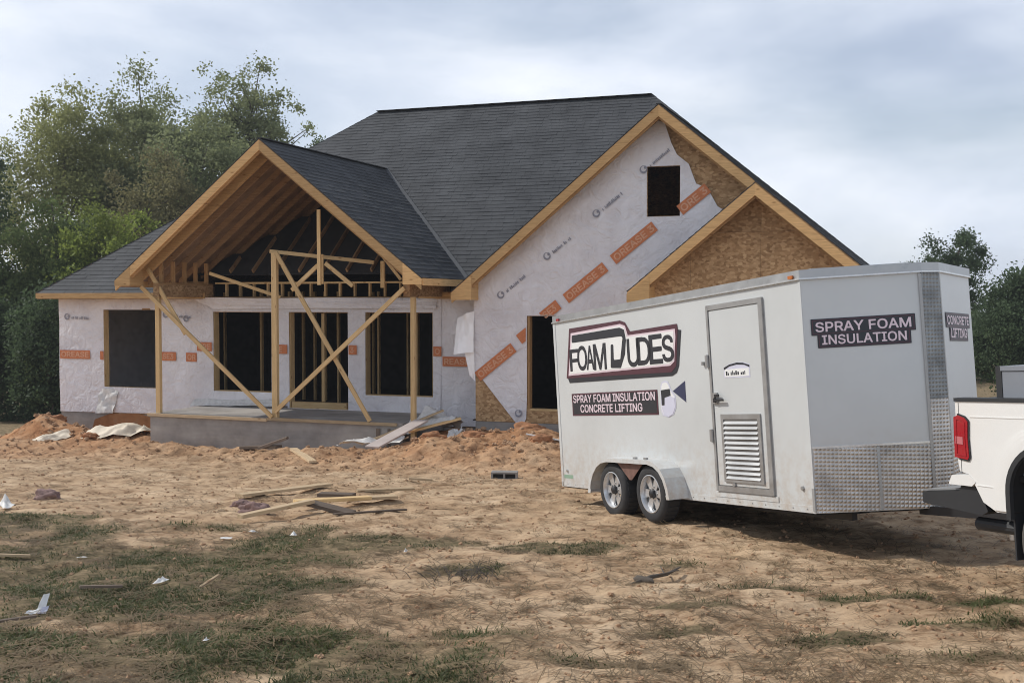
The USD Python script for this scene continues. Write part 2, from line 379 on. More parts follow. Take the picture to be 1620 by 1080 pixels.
def ground_z(x, y, fine=True):
    x, y = np.asarray(x, float), np.asarray(y, float)
    yy = np.where(y > 40, 40 + 25 * (1 - np.exp(-(y - 40) / 25.0)), y)
    yy = np.where(yy < -15, -15 - 10 * (1 - np.exp((yy + 15) / 10.0)), yy)
    z = -SL * yy
    u, d = house_uv(x, y)
    bank = np.zeros_like(z)
    for mu, md, h, ru, rd in MOUNDS:
        bank = bank + h * np.exp(-((u - mu) / ru) ** 2 - ((d - md) / rd) ** 2)
    z = z + bank * (0.75 + 0.5 * meshkit.fbm(np.stack([x * 1.7, y * 1.7, 0 * x], -1), 3, 8))
    if fine:
        w = np.clip(1.4 - y / 60, 0.2, 1)
        z = z + w * 0.085 * (meshkit.fbm(np.stack([x * 0.8, y * 0.8, 0 * x], -1), 3, 1) - 0.5)
        r = meshkit.fbm(np.stack([x * 3.2, y * 3.6, 0 * x], -1), 4, 2)
        rough = 0.085 + 0.13 * np.exp(-((d + 3.0) / 2.2) ** 2) * (d < 1) * (u > -5)
        z = z + w * rough * (r - 0.5)
        rid = 1 - np.abs(meshkit.noise(np.stack([x * 2.2 + 40, y * 2.9, 0 * x], -1), 14) - 0.5) * 2
        z = z + w * 0.35 * rough * (rid ** 3 - 0.25)
    inside = np.min([sd_rect(u, d, rr) for rr in HOUSE_RECTS], axis=0)
    z = np.where(inside < -0.5, np.minimum(z, -2.0), z)
    return z

def gz(x, y):
    return float(ground_z(np.array([x]), np.array([y]))[0])

m_soil = look('soil', {
    'g': ('geometry', {}),
    'uv': ('attribute', {'attribute': 'st'}),
    'sep': ('separate_xyz', {}),
    'n1': ('noise_texture', {'scale': 1.3, 'detail': 8.0, 'roughness': 0.66}),
    'sand': ('rgb_ramp', {'ramp': [(0.28, (0.285, 0.190, 0.112)), (0.46, (0.44, 0.308, 0.192)), (0.62, (0.55, 0.408, 0.268)), (0.8, (0.62, 0.485, 0.340))]}),
    'n2': ('noise_texture', {'scale': 2.1, 'detail': 7.0, 'roughness': 0.7}),
    'clay': ('rgb_ramp', {'ramp': [(0.3, (0.25, 0.108, 0.048)), (0.5, (0.40, 0.210, 0.104)), (0.72, (0.54, 0.35, 0.212))]}),
    'n3': ('noise_texture', {'scale': 9.0, 'detail': 6.0, 'roughness': 0.7}),
    'turf': ('rgb_ramp', {'ramp': [(0.3, (0.075, 0.060, 0.033)), (0.48, (0.155, 0.122, 0.068)), (0.66, (0.32, 0.235, 0.14))]}),
    'ms': ('mapping', {'scale': (1.0, 1.35, 1.0)}),
    'n5': ('noise_texture', {'scale': 4.2, 'detail': 7.0, 'roughness': 0.72, 'distortion': 0.5}),
    'speck': ('rgb_ramp', {'ramp': [(0.30, (0.30, 0.25, 0.21)), (0.41, (0.66, 0.61, 0.57)), (0.50, (0.98, 0.97, 0.96)), (0.70, (1.12, 1.10, 1.07))]}),
    'mclay': ('mix_color', {}), 'mturf': ('mix_color', {}), 'mspeck': ('mix_color', {'blend_type': 'multiply', 'fac': 1.0}),
    'n4': ('noise_texture', {'scale': 14.0, 'detail': 8.0, 'roughness': 0.72}),
    'b': ('bump', {'strength': 0.9, 'distance': 0.035}),
    'p': ('principled_bsdf', {'roughness': 0.95, 'specular_ior_level': 0.12})},
    [('uv.vector', 'sep.vector'), ('g.position', 'n1.vector'), ('n1.fac', 'sand.fac'), ('g.position', 'n2.vector'), ('n2.fac', 'clay.fac'),
     ('g.position', 'n3.vector'), ('n3.fac', 'turf.fac'), ('sand.color', 'mclay.a'), ('clay.color', 'mclay.b'), ('sep.y', 'mclay.fac'),
     ('mclay.result', 'mspeck.a'), ('g.position', 'ms.vector'), ('ms.vector', 'n5.vector'), ('n5.fac', 'speck.fac'), ('speck.color', 'mspeck.b'),
     ('mspeck.result', 'mturf.a'), ('turf.color', 'mturf.b'), ('sep.x', 'mturf.fac'), ('mturf.result', 'p.base_color'),
     ('g.position', 'n4.vector'), ('n4.fac', 'b.height'), ('b.normal', 'p.normal')])

def lines(parts):
    out = [parts[0][0]]
    for a, b, s in parts:
        n = max(1, int(round((b - a) / s)))
        out += list(np.linspace(a, b, n + 1)[1:])
    return np.array(out)
gxs = lines([(-160, -60, 20), (-60, -16, 2.0), (-16, -8, 0.12), (-8, 7, 0.055), (7, 14, 0.15), (14, 60, 2.0), (60, 160, 20)])
gys = lines([(-80, -20, 20), (-20, 4.5, 1.0), (4.5, 9, 0.045), (9, 15, 0.06), (15, 26, 0.09), (26, 34, 0.2), (34, 60, 1.0), (60, 240, 20)])
GX, GY = np.meshgrid(gxs, gys)
GZ = ground_z(GX, GY)
gm, rm = masks(GX, GY)
nx, ny = len(gxs), len(gys)
ii = (np.arange(ny - 1)[:, None] * nx + np.arange(nx - 1)[None]).ravel()
gf = np.vstack([np.stack([ii, ii + 1, ii + nx + 1], 1), np.stack([ii, ii + nx + 1, ii + nx], 1)])
gv = np.stack([GX.ravel(), GY.ravel(), GZ.ravel()], 1)
gmesh = usdkit.mesh(stage, '/World/ground', trimesh.Trimesh(gv, gf, process=False), m_soil, smooth=True, uv=np.stack([gm.ravel(), rm.ravel()], 1))
say(gmesh.GetPrim(), 'bare sandy yard of churned tan soil and reddish clay with worn turf', 'ground', kind='structure')
_used[('/World', 'ground')] = 1

# ---------------------------------------------------------------- the house
house = thing('unfinished_house', 'unfinished house in pale wrap with dark shingle roof and open braced porch', 'house', P0, -20.0)
RP = 0.83
def zmain(d):
    return 2.87 + RP * (d + 0.4)

def solid_between(polyA, polyB):
    pass

# foundation and slabs
part(house, 'foundation', cat(bx(0, 11.3, 0.0, 10.9, -1.6, -0.005), bx(11.3, 18.85, -1.1, 10.9, -1.3, 0.275)), m_concrete)
part(house, 'clay_stain', sheet(Polygon([(0.35, -1.0), (0.5, -0.62), (0.95, -0.5), (1.05, -0.2), (1.5, -0.05), (2.3, -0.03), (2.7, -0.12), (3.4, -0.2), (3.9, -0.5), (4.1, -1.0)]).buffer(0.05), -0.012, 0.2, 0.006), m_claystain)
part(house, 'porch_slab', bx(4.15, 10.12, -2.0, -0.004, -1.4, 0.28), m_concrete)
for k, (a, b) in enumerate([(4.1, 7.05), (7.06, 10.0)]):
    part(house, 'edge_board', beam((a, -2.022, 0.25 + 0.01 * k), (b, -2.022, 0.24 + 0.01 * k), 0.04, 0.06, (0, 1, 0)), m_board)
part(house, 'form_stake', cat(bx(9.55, 9.63, -2.03, -2.003, -0.5, 0.16), bx(9.8, 9.85, -2.03, -2.003, -0.5, 0.16)), m_oldlumber)
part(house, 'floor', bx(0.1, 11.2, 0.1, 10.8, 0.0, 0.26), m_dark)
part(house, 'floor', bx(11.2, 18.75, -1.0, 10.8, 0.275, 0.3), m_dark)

# openings (u0, u1, z0, z1)
M_OPEN = [(1.31, 2.81, 0.63, 2.47), (4.42, 5.93, 0.63, 2.42), (6.41, 7.86, 0.30, 2.42), (8.31, 9.89, 0.64, 2.42)]
W_OPEN = [(12.41, 13.75, 0.56, 2.38), (14.80, 15.41, 4.27, 5.19), (16.6, 17.6, 0.6, 2.2)]
def openings(ops):
    return shapely.union_all([sbox(a, c, b, e) for a, b, c, e in ops])

def panels(poly, d, w, h, u0, z0, stagger=0.0, thick=0.012, mat=m_osb):
    x0, y0, x1, y1 = poly.bounds
    r = 0
    z = z0
    while z < y1:
        u = u0 - (stagger if r % 2 else 0)
        while u < x1:
            c = sbox(u + 0.002, z + 0.002, u + w - 0.002, z + h - 0.002).intersection(poly)
            if c.area > 0.02:
                part(house, 'sheathing_panel', wall_prism(c, d, thick), mat)
            u += w
        z += h; r += 1
Mwall = sbox(0, 0.0, 11.3, 2.75).union(sbox(0, 2.7, 4.2, 3.12)).union(sbox(10.3, 2.7, 11.3, 3.12)).difference(openings(M_OPEN))
panels(Mwall, 0.0, 1.22, 3.2, 0.0, 0.0)
Wgable = Polygon([(11.3, 0.28), (18.85, 0.28), (18.85, 3.1), (15.09, 6.22), (11.3, 3.08)])
Wwall = Wgable.difference(openings(W_OPEN))
panels(Wwall, -1.1, 2.44, 1.22, 11.3, 0.28, 1.22)
Gwall = Polygon([(15.1, 0.28), (18.85, 0.28), (18.85, 3.05), (17.0, 4.58), (15.1, 3.02)])
panels(Gwall, -2.15, 1.22, 2.44, 14.61, 1.44, 0.0)
panels(Polygon([(15.1, 0.28), (18.85, 0.28), (18.85, 1.44), (15.1, 1.44)]), -2.15, 2.44, 1.16, 15.1, 0.28)
part(house, 'side_wall', bx(0.0, 0.012, 0.02, 10.9, 0.0, 3.1), m_wrap)
part(house, 'side_wall', bx(18.838, 18.85, -2.13, 10.9, 0.28, 3.1), m_osb)
part(house, 'side_wall', bx(0.02, 18.83, 10.888, 10.9, 0.0, 3.1), m_wrap)
part(house, 'side_wall', bx(11.3, 11.312, -1.085, -0.02, 0.0, 3.1), m_wrap)
part(house, 'side_wall', bx(15.1, 15.112, -2.135, -1.12, 0.28, 3.05), m_osb)

# framing of the walls, seen through the openings
for u in np.arange(0.4, 11.2, 0.406):
    if not any(a - 0.02 < u < b + 0.02 for a, b, c, e in M_OPEN):
        part(house, 'stud', bx(u - 0.019, u + 0.019, 0.014, 0.152, 0.262, 2.66), m_rafter)
part(house, 'top_plate', bx(0.02, 11.28, 0.014, 0.152, 2.662, 2.738), m_rafter)
for a, b, c, e in M_OPEN:                     # bucks round the openings
    for pth in ((a - 0.035, a + 0.003, c - 0.03, e + 0.03), (b - 0.003, b + 0.035, c - 0.03, e + 0.03)):
        part(house, 'window_jamb', bx(pth[0], pth[1], -0.016, 0.16, pth[2], pth[3]), m_lumber)
    part(house, 'window_head', bx(a + 0.004, b - 0.004, -0.014, 0.16, e - 0.003, e + 0.035), m_rafter)
    part(house, 'window_sill', bx(a + 0.004, b - 0.004, -0.014, 0.16, c - 0.035, c + 0.003), m_lumber)
for a, b, c, e in W_OPEN[:1]:
    part(house, 'window_jamb', bx(a - 0.003, a + 0.036, -1.112, -0.95, c, e), m_rafter)
    part(house, 'window_sill', bx(a + 0.04, b, -1.112, -0.95, c - 0.035, c + 0.003), m_lumber)
part(house, 'door_threshold', bx(6.45, 7.82, -0.03, 0.1, 0.285, 0.43), m_lumber)
part(house, 'door_prop', bx(7.16, 7.23, 0.05, 0.11, 0.44, 2.4), m_lumber)
for u, y in [(4.7, 2.2), (5.05, 2.2), (5.4, 2.2), (5.72, 2.2), (6.0, 2.2), (6.7, 3.4), (7.35, 2.4), (7.75, 3.2), (8.62, 3.0), (9.2, 4.2), (9.6, 4.2), (1.75, 3.6), (2.2, 3.6), (4.85, 1.2), (5.25, 1.2), (5.62, 1.2), (8.75, 1.6), (9.15, 1.6), (9.5, 1.6), (6.75, 1.5), (2.45, 2.0)]:
    part(house, 'partition_stud', bx(u, u + 0.045, y, y + 0.09, 0.262, 2.9), m_lumber)
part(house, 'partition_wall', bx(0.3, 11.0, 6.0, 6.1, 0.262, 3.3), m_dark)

# house wrap sheets on the walls
holesM = openings(M_OPEN)
part(house, 'wrap_sheet', sheet(Polygon([(-0.01, 0.0), (4.0, 0.05), (3.98, 2.76), (-0.01, 2.76)]).difference(holesM), -0.022, 0.12, 0.014, 1.2, 1), m_wrap)
part(house, 'wrap_sheet', sheet(Polygon([(3.93, 0.27), (10.08, 0.27), (10.10, 2.72), (4.0, 2.73)]).difference(holesM.buffer(0.012, join_style=2)), -0.045, 0.12, 0.012, 1.2, 2), m_wrap)
part(house, 'wrap_sheet', sheet(Polygon([(10.08, 0.02), (11.29, 0.04), (11.29, 2.76), (10.06, 2.76)]), -0.03, 0.11, 0.018, 1.7, 3), m_wrap)
holesW = openings(W_OPEN)
wrapW = Polygon([(11.29, 3.06), (11.29, 1.24), (11.49, 1.08), (12.27, 0.15), (12.38, 0.36), (12.41, 0.9), (13.4, 0.95), (14.6, 1.3), (15.6, 2.6), (16.4, 4.25), (16.12, 4.42), (15.93, 4.76), (15.72, 4.85), (15.58, 5.22),
                 (15.36, 5.40), (15.25, 5.62), (15.12, 6.0), (15.0, 6.05)]).difference(holesW.buffer(0.01))
part(house, 'wrap_sheet', sheet(wrapW, -1.124, 0.14, 0.022, 0.9, 4), m_wrap)
# loose flaps
m_litwrap = plain('lit_wrap', (0.90, 0.89, 0.88), 0.5, var=0.04, scale=6)  # whiter copy of the wrap, sunlit brightness put into its colour
def flap(pts, seed, amp=0.05, n=14):
    """A hanging sheet between two edges: pts = [a0, a1, b1, b0] in house coordinates."""
    a0, a1, b1, b0 = [np.array(p, float) for p in pts]
    s, t = np.meshgrid(np.linspace(0, 1, n), np.linspace(0, 1, n))
    P = (a0 * (1 - s[..., None]) + a1 * s[..., None]) * (1 - t[..., None]) + (b0 * (1 - s[..., None]) + b1 * s[..., None]) * t[..., None]
    nrm = np.cross(a1 - a0, b0 - a0); nrm /= np.linalg.norm(nrm)
    w = meshkit.fbm(np.stack([s * 3.5, t * 3.5, 0 * s + seed], -1), 3, seed) - 0.5
    P = P + nrm * (w * 2 * amp)[..., None]
    idx = np.arange(n * n).reshape(n, n)
    f = np.vstack([np.stack([idx[:-1, :-1].ravel(), idx[:-1, 1:].ravel(), idx[1:, 1:].ravel()], 1), np.stack([idx[:-1, :-1].ravel(), idx[1:, 1:].ravel(), idx[1:, :-1].ravel()], 1)])
    return trimesh.Trimesh(P.reshape(-1, 3), f, process=False)
part(house, 'wrap_flap', flap([(10.93, -1.16, 2.34), (11.29, -1.15, 2.49), (11.30, -1.22, 1.66), (10.94, -1.40, 1.62)], 3, 0.035), m_litwrap, smooth=True, label='loose white wrap flap hanging off the wall corner')
part(house, 'wrap_flap', flap([(11.12, -1.24, 1.66), (11.30, -1.17, 1.67), (11.315, -1.16, 1.08), (11.22, -1.22, 1.2)], 5, 0.03), m_litwrap, smooth=True)
part(house, 'wrap_flap', flap([(3.98, -0.30, 2.76), (10.0, -0.06, 2.73), (10.0, -0.10, 2.52), (4.45, -0.09, 2.50)], 8, 0.045, 26), m_wrap, smooth=True)
part(house, 'wrap_flap', flap([(3.9, -0.05, 0.42), (6.3, -0.06, 0.46), (6.3, -0.16, 0.33), (3.85, -0.20, 0.28)], 9, 0.03, 20), m_plastic, smooth=True)
part(house, 'wrap_flap', flap([(1.2, -0.03, 0.58), (1.75, -0.03, 0.60), (1.6, -0.10, 0.02), (1.1, -0.12, 0.0)], 10, 0.05, 16), m_plastic, smooth=True)
part(house, 'batten', bx(4.1, 6.35, -0.09, -0.06, 0.30, 0.325), m_oldlumber)

# printed orange bands and marks on the wrap
def text_on(txt, h, o, ex, ey, sx=1.0, depth=0.004, bold=True, shear=0.0):
    t = meshkit.text_mesh(txt, h, depth, bold)
    v = np.array(t.vertices)
    v[:, 0] = (v[:, 0] - v[:, 0].min()) * sx + shear * v[:, 1]
    ex, ey = np.array(ex, float), np.array(ey, float); ez = np.cross(ex, ey)
    P = np.array(o, float) + v[:, :1] * ex + v[:, 1:2] * ey + v[:, 2:] * ez
    return trimesh.Trimesh(P, np.array(t.faces), process=False)

def text_len(txt, h, bold=True):
    t = meshkit.text_mesh(txt, h, 0.004, bold); return np.ptp(t.vertices[:, 0])

def band(u, z, length, ang, d, h=0.20, txt='OREASE 3', clip=None):
    c, s = math.cos(ang), math.sin(ang)
    ex, ey = np.array([c, 0, s]), np.array([-s, 0, c])
    poly = Polygon([(0, -h / 2), (length, -h / 2), (length, h / 2), (0, h / 2)])
    poly3 = affinity.translate(affinity.rotate(poly, math.degrees(ang), origin=(0, 0)), u, z)
    if clip is not None:
        poly3 = poly3.intersection(clip)
    b = part(house, 'printed_band', wall_prism(poly3, d, 0.003), m_print)
    if txt:
        L = text_len(txt, h * 0.58)
        sx = (length - 0.08) / L if length > 0.5 else 1.0
        t = text_on(txt, h * 0.58, np.array([u, d - 0.001, z]) + ex * 0.04 - ey * h * 0.29, ex, ey, sx, 0.003)
        part(b, 'print', t, m_printpale)
clipM = sbox(0, 0, 11.3, 3).difference(holesM.buffer(0.03)); clipW = Wgable.difference(holesW.buffer(0.03))
for u, L, z, tx, dd in [(0.03, 0.89, 1.39, 'OREASE', -0.050), (1.22, 0.1, 1.38, '', -0.050), (2.98, 0.4, 1.39, 'SE3', -0.050), (3.66, 0.29, 1.38, 'OR', -0.050),
                    (3.98, 0.40, 1.63, 'ORE', -0.075), (6.0, 0.36, 1.60, 'SE', -0.075), (7.90, 0.20, 1.61, '3', -0.075), (9.92, 0.19, 1.61, 'O', -0.075), (10.13, 0.66, 1.40, 'REASE', -0.066)]:
    band(u, z, L, 0.0, dd, 0.205, tx)
A38 = math.radians(38.0)
for u, z, L, tx in [(11.36, 1.17, 0.97, 'OREASE 3'), (12.24, 1.92, 0.25, ''), (12.72, 2.36, 0.42, 'SE3'), (13.20, 2.72, 1.00, 'OREASE 3'), (14.14, 3.46, 1.02, 'OREASE 3'), (15.42, 4.36, 0.66, 'ORE 3')]:
    band(u, z, L, A38, -1.150, 0.21, tx, clipW if L != 0.66 else None)
def mark(u, z, ang, d, L=0.62, seed=0):
    """The faint maker's mark of the wrap: a ring and a run of small unreadable strokes."""
    r = np.random.default_rng(seed)
    c, s = math.cos(ang), math.sin(ang)
    ms = []
    ring = Point(0.05, 0.02).buffer(0.075).difference(Point(0.06, 0.03).buffer(0.052))
    shapes = [ring, Point(0.10, 0.03).buffer(0.028)]
    x = 0.19
    while x < L:
        w = r.uniform(0.012, 0.03); h0 = r.uniform(0.035, 0.07)
        shapes.append(sbox(x, -0.03, x + w, -0.03 + h0)); x += w + r.choice([0.008, 0.012, 0.05], p=[0.5, 0.3, 0.2])
    poly = affinity.translate(affinity.rotate(shapely.union_all(shapes), math.degrees(ang), origin=(0, 0)), u, z)
    part(house, 'wrap_mark', wall_prism(poly, d, 0.002), m_ink)
for k, (u, z) in enumerate([(11.83, 2.75), (12.79, 3.50), (13.78, 4.30), (14.70, 5.10)]):
    mark(u, z, A38, -1.150, 0.66, k)
mark(0.2, 2.28, -0.03, -0.052, 0.7, 9); mark(3.05, 2.34, -0.05, -0.052, 0.75, 10); mark(12.20, 0.42, A38, -1.146, 0.15, 11); mark(3.62, 2.25, 0, -0.052, 0.15, 12)

# ---- roof
def plane_poly(corners, origin, h, s):
    """3-D corners as a 2-D polygon in the axes h (level) and s (up the slope)."""
    c = np.array(corners, float) - np.array(origin, float)
    return Polygon(np.stack([c @ h, c @ s], 1))

def shingles(corners, h, s, seed, expo=0.143):
    h, s = np.array(h, float), np.array(s, float); s = s / np.linalg.norm(s); n = np.cross(h, s)
    o = np.array(corners[0], float)
    poly = plane_poly(corners, o, h, s).buffer(0.012, join_style=2)
    r = np.random.default_rng(seed)
    x0, y0, x1, y1 = poly.bounds
    rects = []
    y = y0
    while y < y1:
        x = x0 - r.uniform(0, 0.3)
        while x < x1:
            w = r.choice([0.16, 0.22, 0.30, 0.34])
            rects.append((x, y, x + w - 0.004, y + expo)); x += w
        y += expo
    R = np.array(rects)
    B = shapely.box(R[:, 0], R[:, 1], R[:, 2], R[:, 3])
    shapely.prepare(poly)
    C = shapely.intersection(B[shapely.intersects(B, poly)], poly)
    R = R[shapely.intersects(B, poly)]
    V, F, k = [], [], 0
    for c, rc in zip(C, R):
        for g in getattr(c, 'geoms', [c]):
            if g.geom_type != 'Polygon' or g.area < 1e-4:
                continue
            q = np.array(shapely.geometry.polygon.orient(g).exterior.coords)[:-1]
            m = len(q)
            up = 0.004 + (0.008 + r.uniform(-0.004, 0.005)) * (1 - (q[:, 1] - rc[1]) / expo)
            P = o + q[:, :1] * h + q[:, 1:] * s
            V += [P + up[:, None] * n, P - 0.004 * n]
            for i in range(1, m - 1):
                F.append((k, k + i, k + i + 1))
            for i in range(m):
                j = (i + 1) % m
                F += [(k + i, k + m + i, k + m + j), (k + i, k + m + j, k + j)]
            k += 2 * m
    return trimesh.Trimesh(np.vstack(V), np.array(F), process=False)

def deck(corners, h, s, t=0.02, drop=0.006):
    h, s = np.array(h, float), np.array(s, float); s = s / np.linalg.norm(s); n = np.cross(h, s)
    o = np.array(corners[0], float)
    return prism(plane_poly(corners, o, h, s), o - n * (t + drop), h, s, t)

zr = zmain(5.46)
ZW = zmain(3.73); UL, UR = -0.32, 19.22
def zright(u): return 2.87 + RP * (UR - u)
PC, PZ = 7.15, 5.93; PHW = 3.55; PSL = 0.79; PE = PZ - PSL * PHW; PF = -2.38
dvr = (PE - 2.87) / RP - 0.4; dvt = (PZ - 2.87) / RP - 0.4
roof = part(house, 'roof_ridge', cat(beam((5.86, 5.46, zr + 0.02), (13.36, 5.46, zr + 0.02), 0.2, 0.02, (0, 1, 0)), beam((15.09, -1.5, ZW + 0.006), (15.09, 3.73, ZW + 0.006), 0.10, 0.014, (1, 0, 0)), beam((PC, PF, PZ + 0.012), (PC, dvt, PZ + 0.012), 0.14, 0.016, (1, 0, 0))), m_felt)
front = [(UL, -0.42), (PC - PHW, -0.42), (PC - PHW, dvr), (PC, dvt), (PC + PHW, dvr), (PC + PHW, -0.42), (10.96, -0.42), (15.09, 3.73), (13.36, 5.46), (5.86, 5.46)]
sv = np.array([0, 1, RP]); hv = np.array([1.0, 0, 0])
front3 = [(u, d, zmain(d)) for u, d in front]
part(roof, 'shingles', shingles(front3, hv, sv, 1), m_shingle, kind='stuff')
part(roof, 'roof_felt', deck([(PC - PHW - 0.1, 0.12, zmain(0.12)), (PC + PHW + 0.1, 0.12, zmain(0.12)), (PC, 3.75, zmain(3.75))], hv, sv, 0.02, 0.03), m_felt)
part(house, 'roof_deck', deck([(u, d, zmain(d)) for u, d in [(UL, -0.42), (PC - PHW, -0.42), (PC - PHW, dvr), (PC, dvt), (PC + PHW, dvr), (PC + PHW, -0.42), (10.96, -0.42), (15.09, 3.73), (13.36, 5.46), (5.86, 5.46)]], hv, sv), m_osb)
left3 = [(UL, 11.34, 2.87), (UL, -0.42, 2.87), (5.86, 5.46, zr)]; LSL = (zr - 2.87) / (5.86 - UL)
hl = np.array([0, -1.0, 0]); sl = np.array([1, 0, RP]); sll = np.array([1, 0, LSL])
part(roof, 'shingles', shingles(left3, hl, sll, 2), m_shingle, kind='stuff'); part(house, 'roof_deck', deck(left3, hl, sll), m_osb)
back3 = [(UR, 11.34, 2.87), (UL, 11.34, 2.87), (5.86, 5.46, zr), (13.36, 5.46, zr)]
hb = np.array([-1.0, 0, 0]); sb = np.array([0, -1, RP])
part(roof, 'shingles', shingles(back3, hb, sb, 3, 0.29), m_shingle, kind='stuff'); part(house, 'roof_deck', deck(back3, hb, sb), m_osb)
GPK, GZP, GD = 17.0, zright(17.0), -2.55
right = [(UR, GD), (UR, 11.34), (13.36, 5.46), (15.09, 3.73), (15.09, -1.5), (17.0, -1.5), (17.0, GD)]
right3 = [(u, d, zright(u)) for u, d in right]
hr = np.array([0, 1.0, 0]); sr = np.array([-1, 0, RP])
part(roof, 'shingles', shingles(right3, hr, sr, 4, 0.2), m_shingle, kind='stuff'); part(house, 'roof_deck', deck(right3, hr, sr), m_osb)
wl = [(10.96, -0.42), (10.96, -1.5), (15.09, -1.5), (15.09, 3.73)]
wl3 = [(u, d, 2.87 + RP * (u - 10.96)) for u, d in wl]
part(roof, 'shingles', shingles(wl3, hl, sl, 5), m_shingle, kind='stuff'); part(house, 'roof_deck', deck(wl3, hl, sl), m_osb)
g0 = GPK - 2.22
gl3 = [(u, d, 2.87 - 0.02 + RP * (u - g0)) for u, d in [(g0, -1.14), (g0, GD), (GPK, GD), (GPK, -1.14)]]
part(roof, 'shingles', shingles(gl3, hl, sl, 6), m_shingle, kind='stuff'); part(house, 'roof_deck', deck(gl3, hl, sl), m_osb)
spl = np.array([1, 0, PSL]); spr = np.array([-1, 0, PSL])
pl3 = [(PC - PHW, dvr, PE), (PC - PHW, PF, PE), (PC, PF, PZ), (PC, dvt, PZ)]
pr3 = [(PC + PHW, PF, PE), (PC + PHW, dvr, PE), (PC, dvt, PZ), (PC, PF, PZ)]
part(roof, 'shingles', shingles(pl3, hl, spl, 7), m_shingle, kind='stuff'); part(house, 'roof_deck', deck(pl3, hl, spl), m_porchdeck)
part(roof, 'shingles', shingles(pr3, hr, spr, 8), m_shingle, kind='stuff'); part(house, 'roof_deck', deck(pr3, hr, spr), m_porchdeck)
# valley flashing strips
for a, b in (((PC + PHW, dvr, PE), (PC, dvt, PZ)),):
    part(roof, 'valley_flashing', beam(np.array(a) + [0, -0.01, 0.035], np.array(b) + [0, -0.01, 0.035], 0.10, 0.012, (1, 0.2, 0)), plain('valley_metal', (0.055, 0.058, 0.062), 0.7, var=0.2))

for k, u in enumerate(np.arange(PC - 3.0, PC + 3.1, 0.6)):
    dt = (PZ - PSL * abs(u - PC) - 2.87) / RP - 0.4 - 0.14 - 0.45
    if dt > 0.4:
        part(house, 'sleeper', beam((u, 0.14, zmain(0.14) + 0.03), (u, 0.14 + dt, zmain(0.14 + dt) + 0.03), 0.04, 0.09, (1, 0, 0)), m_ceil)

# fascia boards, rakes and eave returns
def rake(pk, zp, half, slope, d, drop=0.025, h=0.205, w=0.045, tail=0.42, left=True, right=True):
    for sgn, on_ in ((-1, left), (1, right)):
        if not on_:
            continue
        a = (pk + sgn * half, zp - slope * half - drop); b = (pk, zp - drop)
        poly = Polygon([a, b, (b[0], b[1] - h), (a[0], a[1] - h)])
        part(house, 'fascia_board', wall_prism(poly, d - w / 2, w), m_fascia)
        inner = Polygon([(a[0] + (-sgn) * 0.18, a[1] - h + 0.18 * slope + 0.02), (b[0], b[1] - h + 0.03), (b[0], b[1] - h - 0.045), (a[0] - sgn * 0.18, a[1] - h + 0.18 * slope - 0.05)])
        part(house, 'sub_fascia', wall_prism(inner, d + 0.026, 0.038), m_rafter)
rake(PC, PZ, PHW, PSL, PF)
rake(15.09, ZW, 4.13, RP, -1.5)
rake(GPK, GZP - 0.01, 2.22, RP, GD)
def eave_return(u0, u1, d0, d1, z0, zl, zr_):
    """Boxed-in rake foot: a wedge under the rake closed in with boards."""
    p = Polygon([(u0, z0), (u1, z0), (u1, zr_), (u0, zl)])
    part(house, 'eave_return', wall_prism(p, d0, d1 - d0), m_fascia)
eave_return(PC - PHW - 0.01, PC - PHW + 0.38, PF - 0.028, PF + 0.42, PE - 0.13, PE - 0.02, PE - 0.02 + 0.38 * PSL)
eave_return(PC + PHW - 0.38, PC + PHW + 0.01, PF - 0.028, PF + 0.42, PE - 0.13, PE - 0.02 + 0.38 * PSL, PE - 0.02)
eave_return(10.95, 11.38, -1.53, -1.13, 2.70, 2.84, 2.84 + 0.43 * RP - 0.02)
eave_return(g0 - 0.01, g0 + 0.40, GD - 0.03, GD + 0.40, 2.66, 2.80, 2.80 + 0.40 * RP - 0.02)
part(house, 'fascia_board', bx(UL, 4.45, -0.445, -0.415, 2.735, 2.862), m_fascia)
part(house, 'fascia_board', bx(9.75, 10.94, -0.445, -0.415, 2.735, 2.862), m_fascia)
part(house, 'fascia_board', bx(UL - 0.03, UL - 0.002, -0.415, 11.34, 2.735, 2.862), m_fascia)
part(house, 'fascia_board', bx(UR + 0.002, UR + 0.03, GD, 11.34, 2.735, 2.862), m_fascia)
part(house, 'fascia_board', bx(UL, UR, 11.342, 11.37, 2.735, 2.862), m_fascia)
part(house, 'fascia_board', bx(PC - PHW - 0.03, PC - PHW - 0.002, PF + 0.03, dvr, PE - 0.15, PE - 0.012), m_fascia)
part(house, 'fascia_board', bx(PC + PHW + 0.002, PC + PHW + 0.03, PF + 0.03, dvr, PE - 0.15, PE - 0.012), m_fascia)
part(house, 'soffit_board', bx(UL + 0.01, 4.3, -0.41, -0.03, 2.722, 2.732), m_osb)
part(house, 'soffit_board', bx(10.1, 10.94, -0.41, -0.03, 2.722, 2.732), m_osb)
for u in np.arange(0.1, 4.2, 0.61):
    part(house, 'rafter_tail', bx(u, u + 0.04, -0.41, 0.0, 2.74, 2.85), m_rafter)

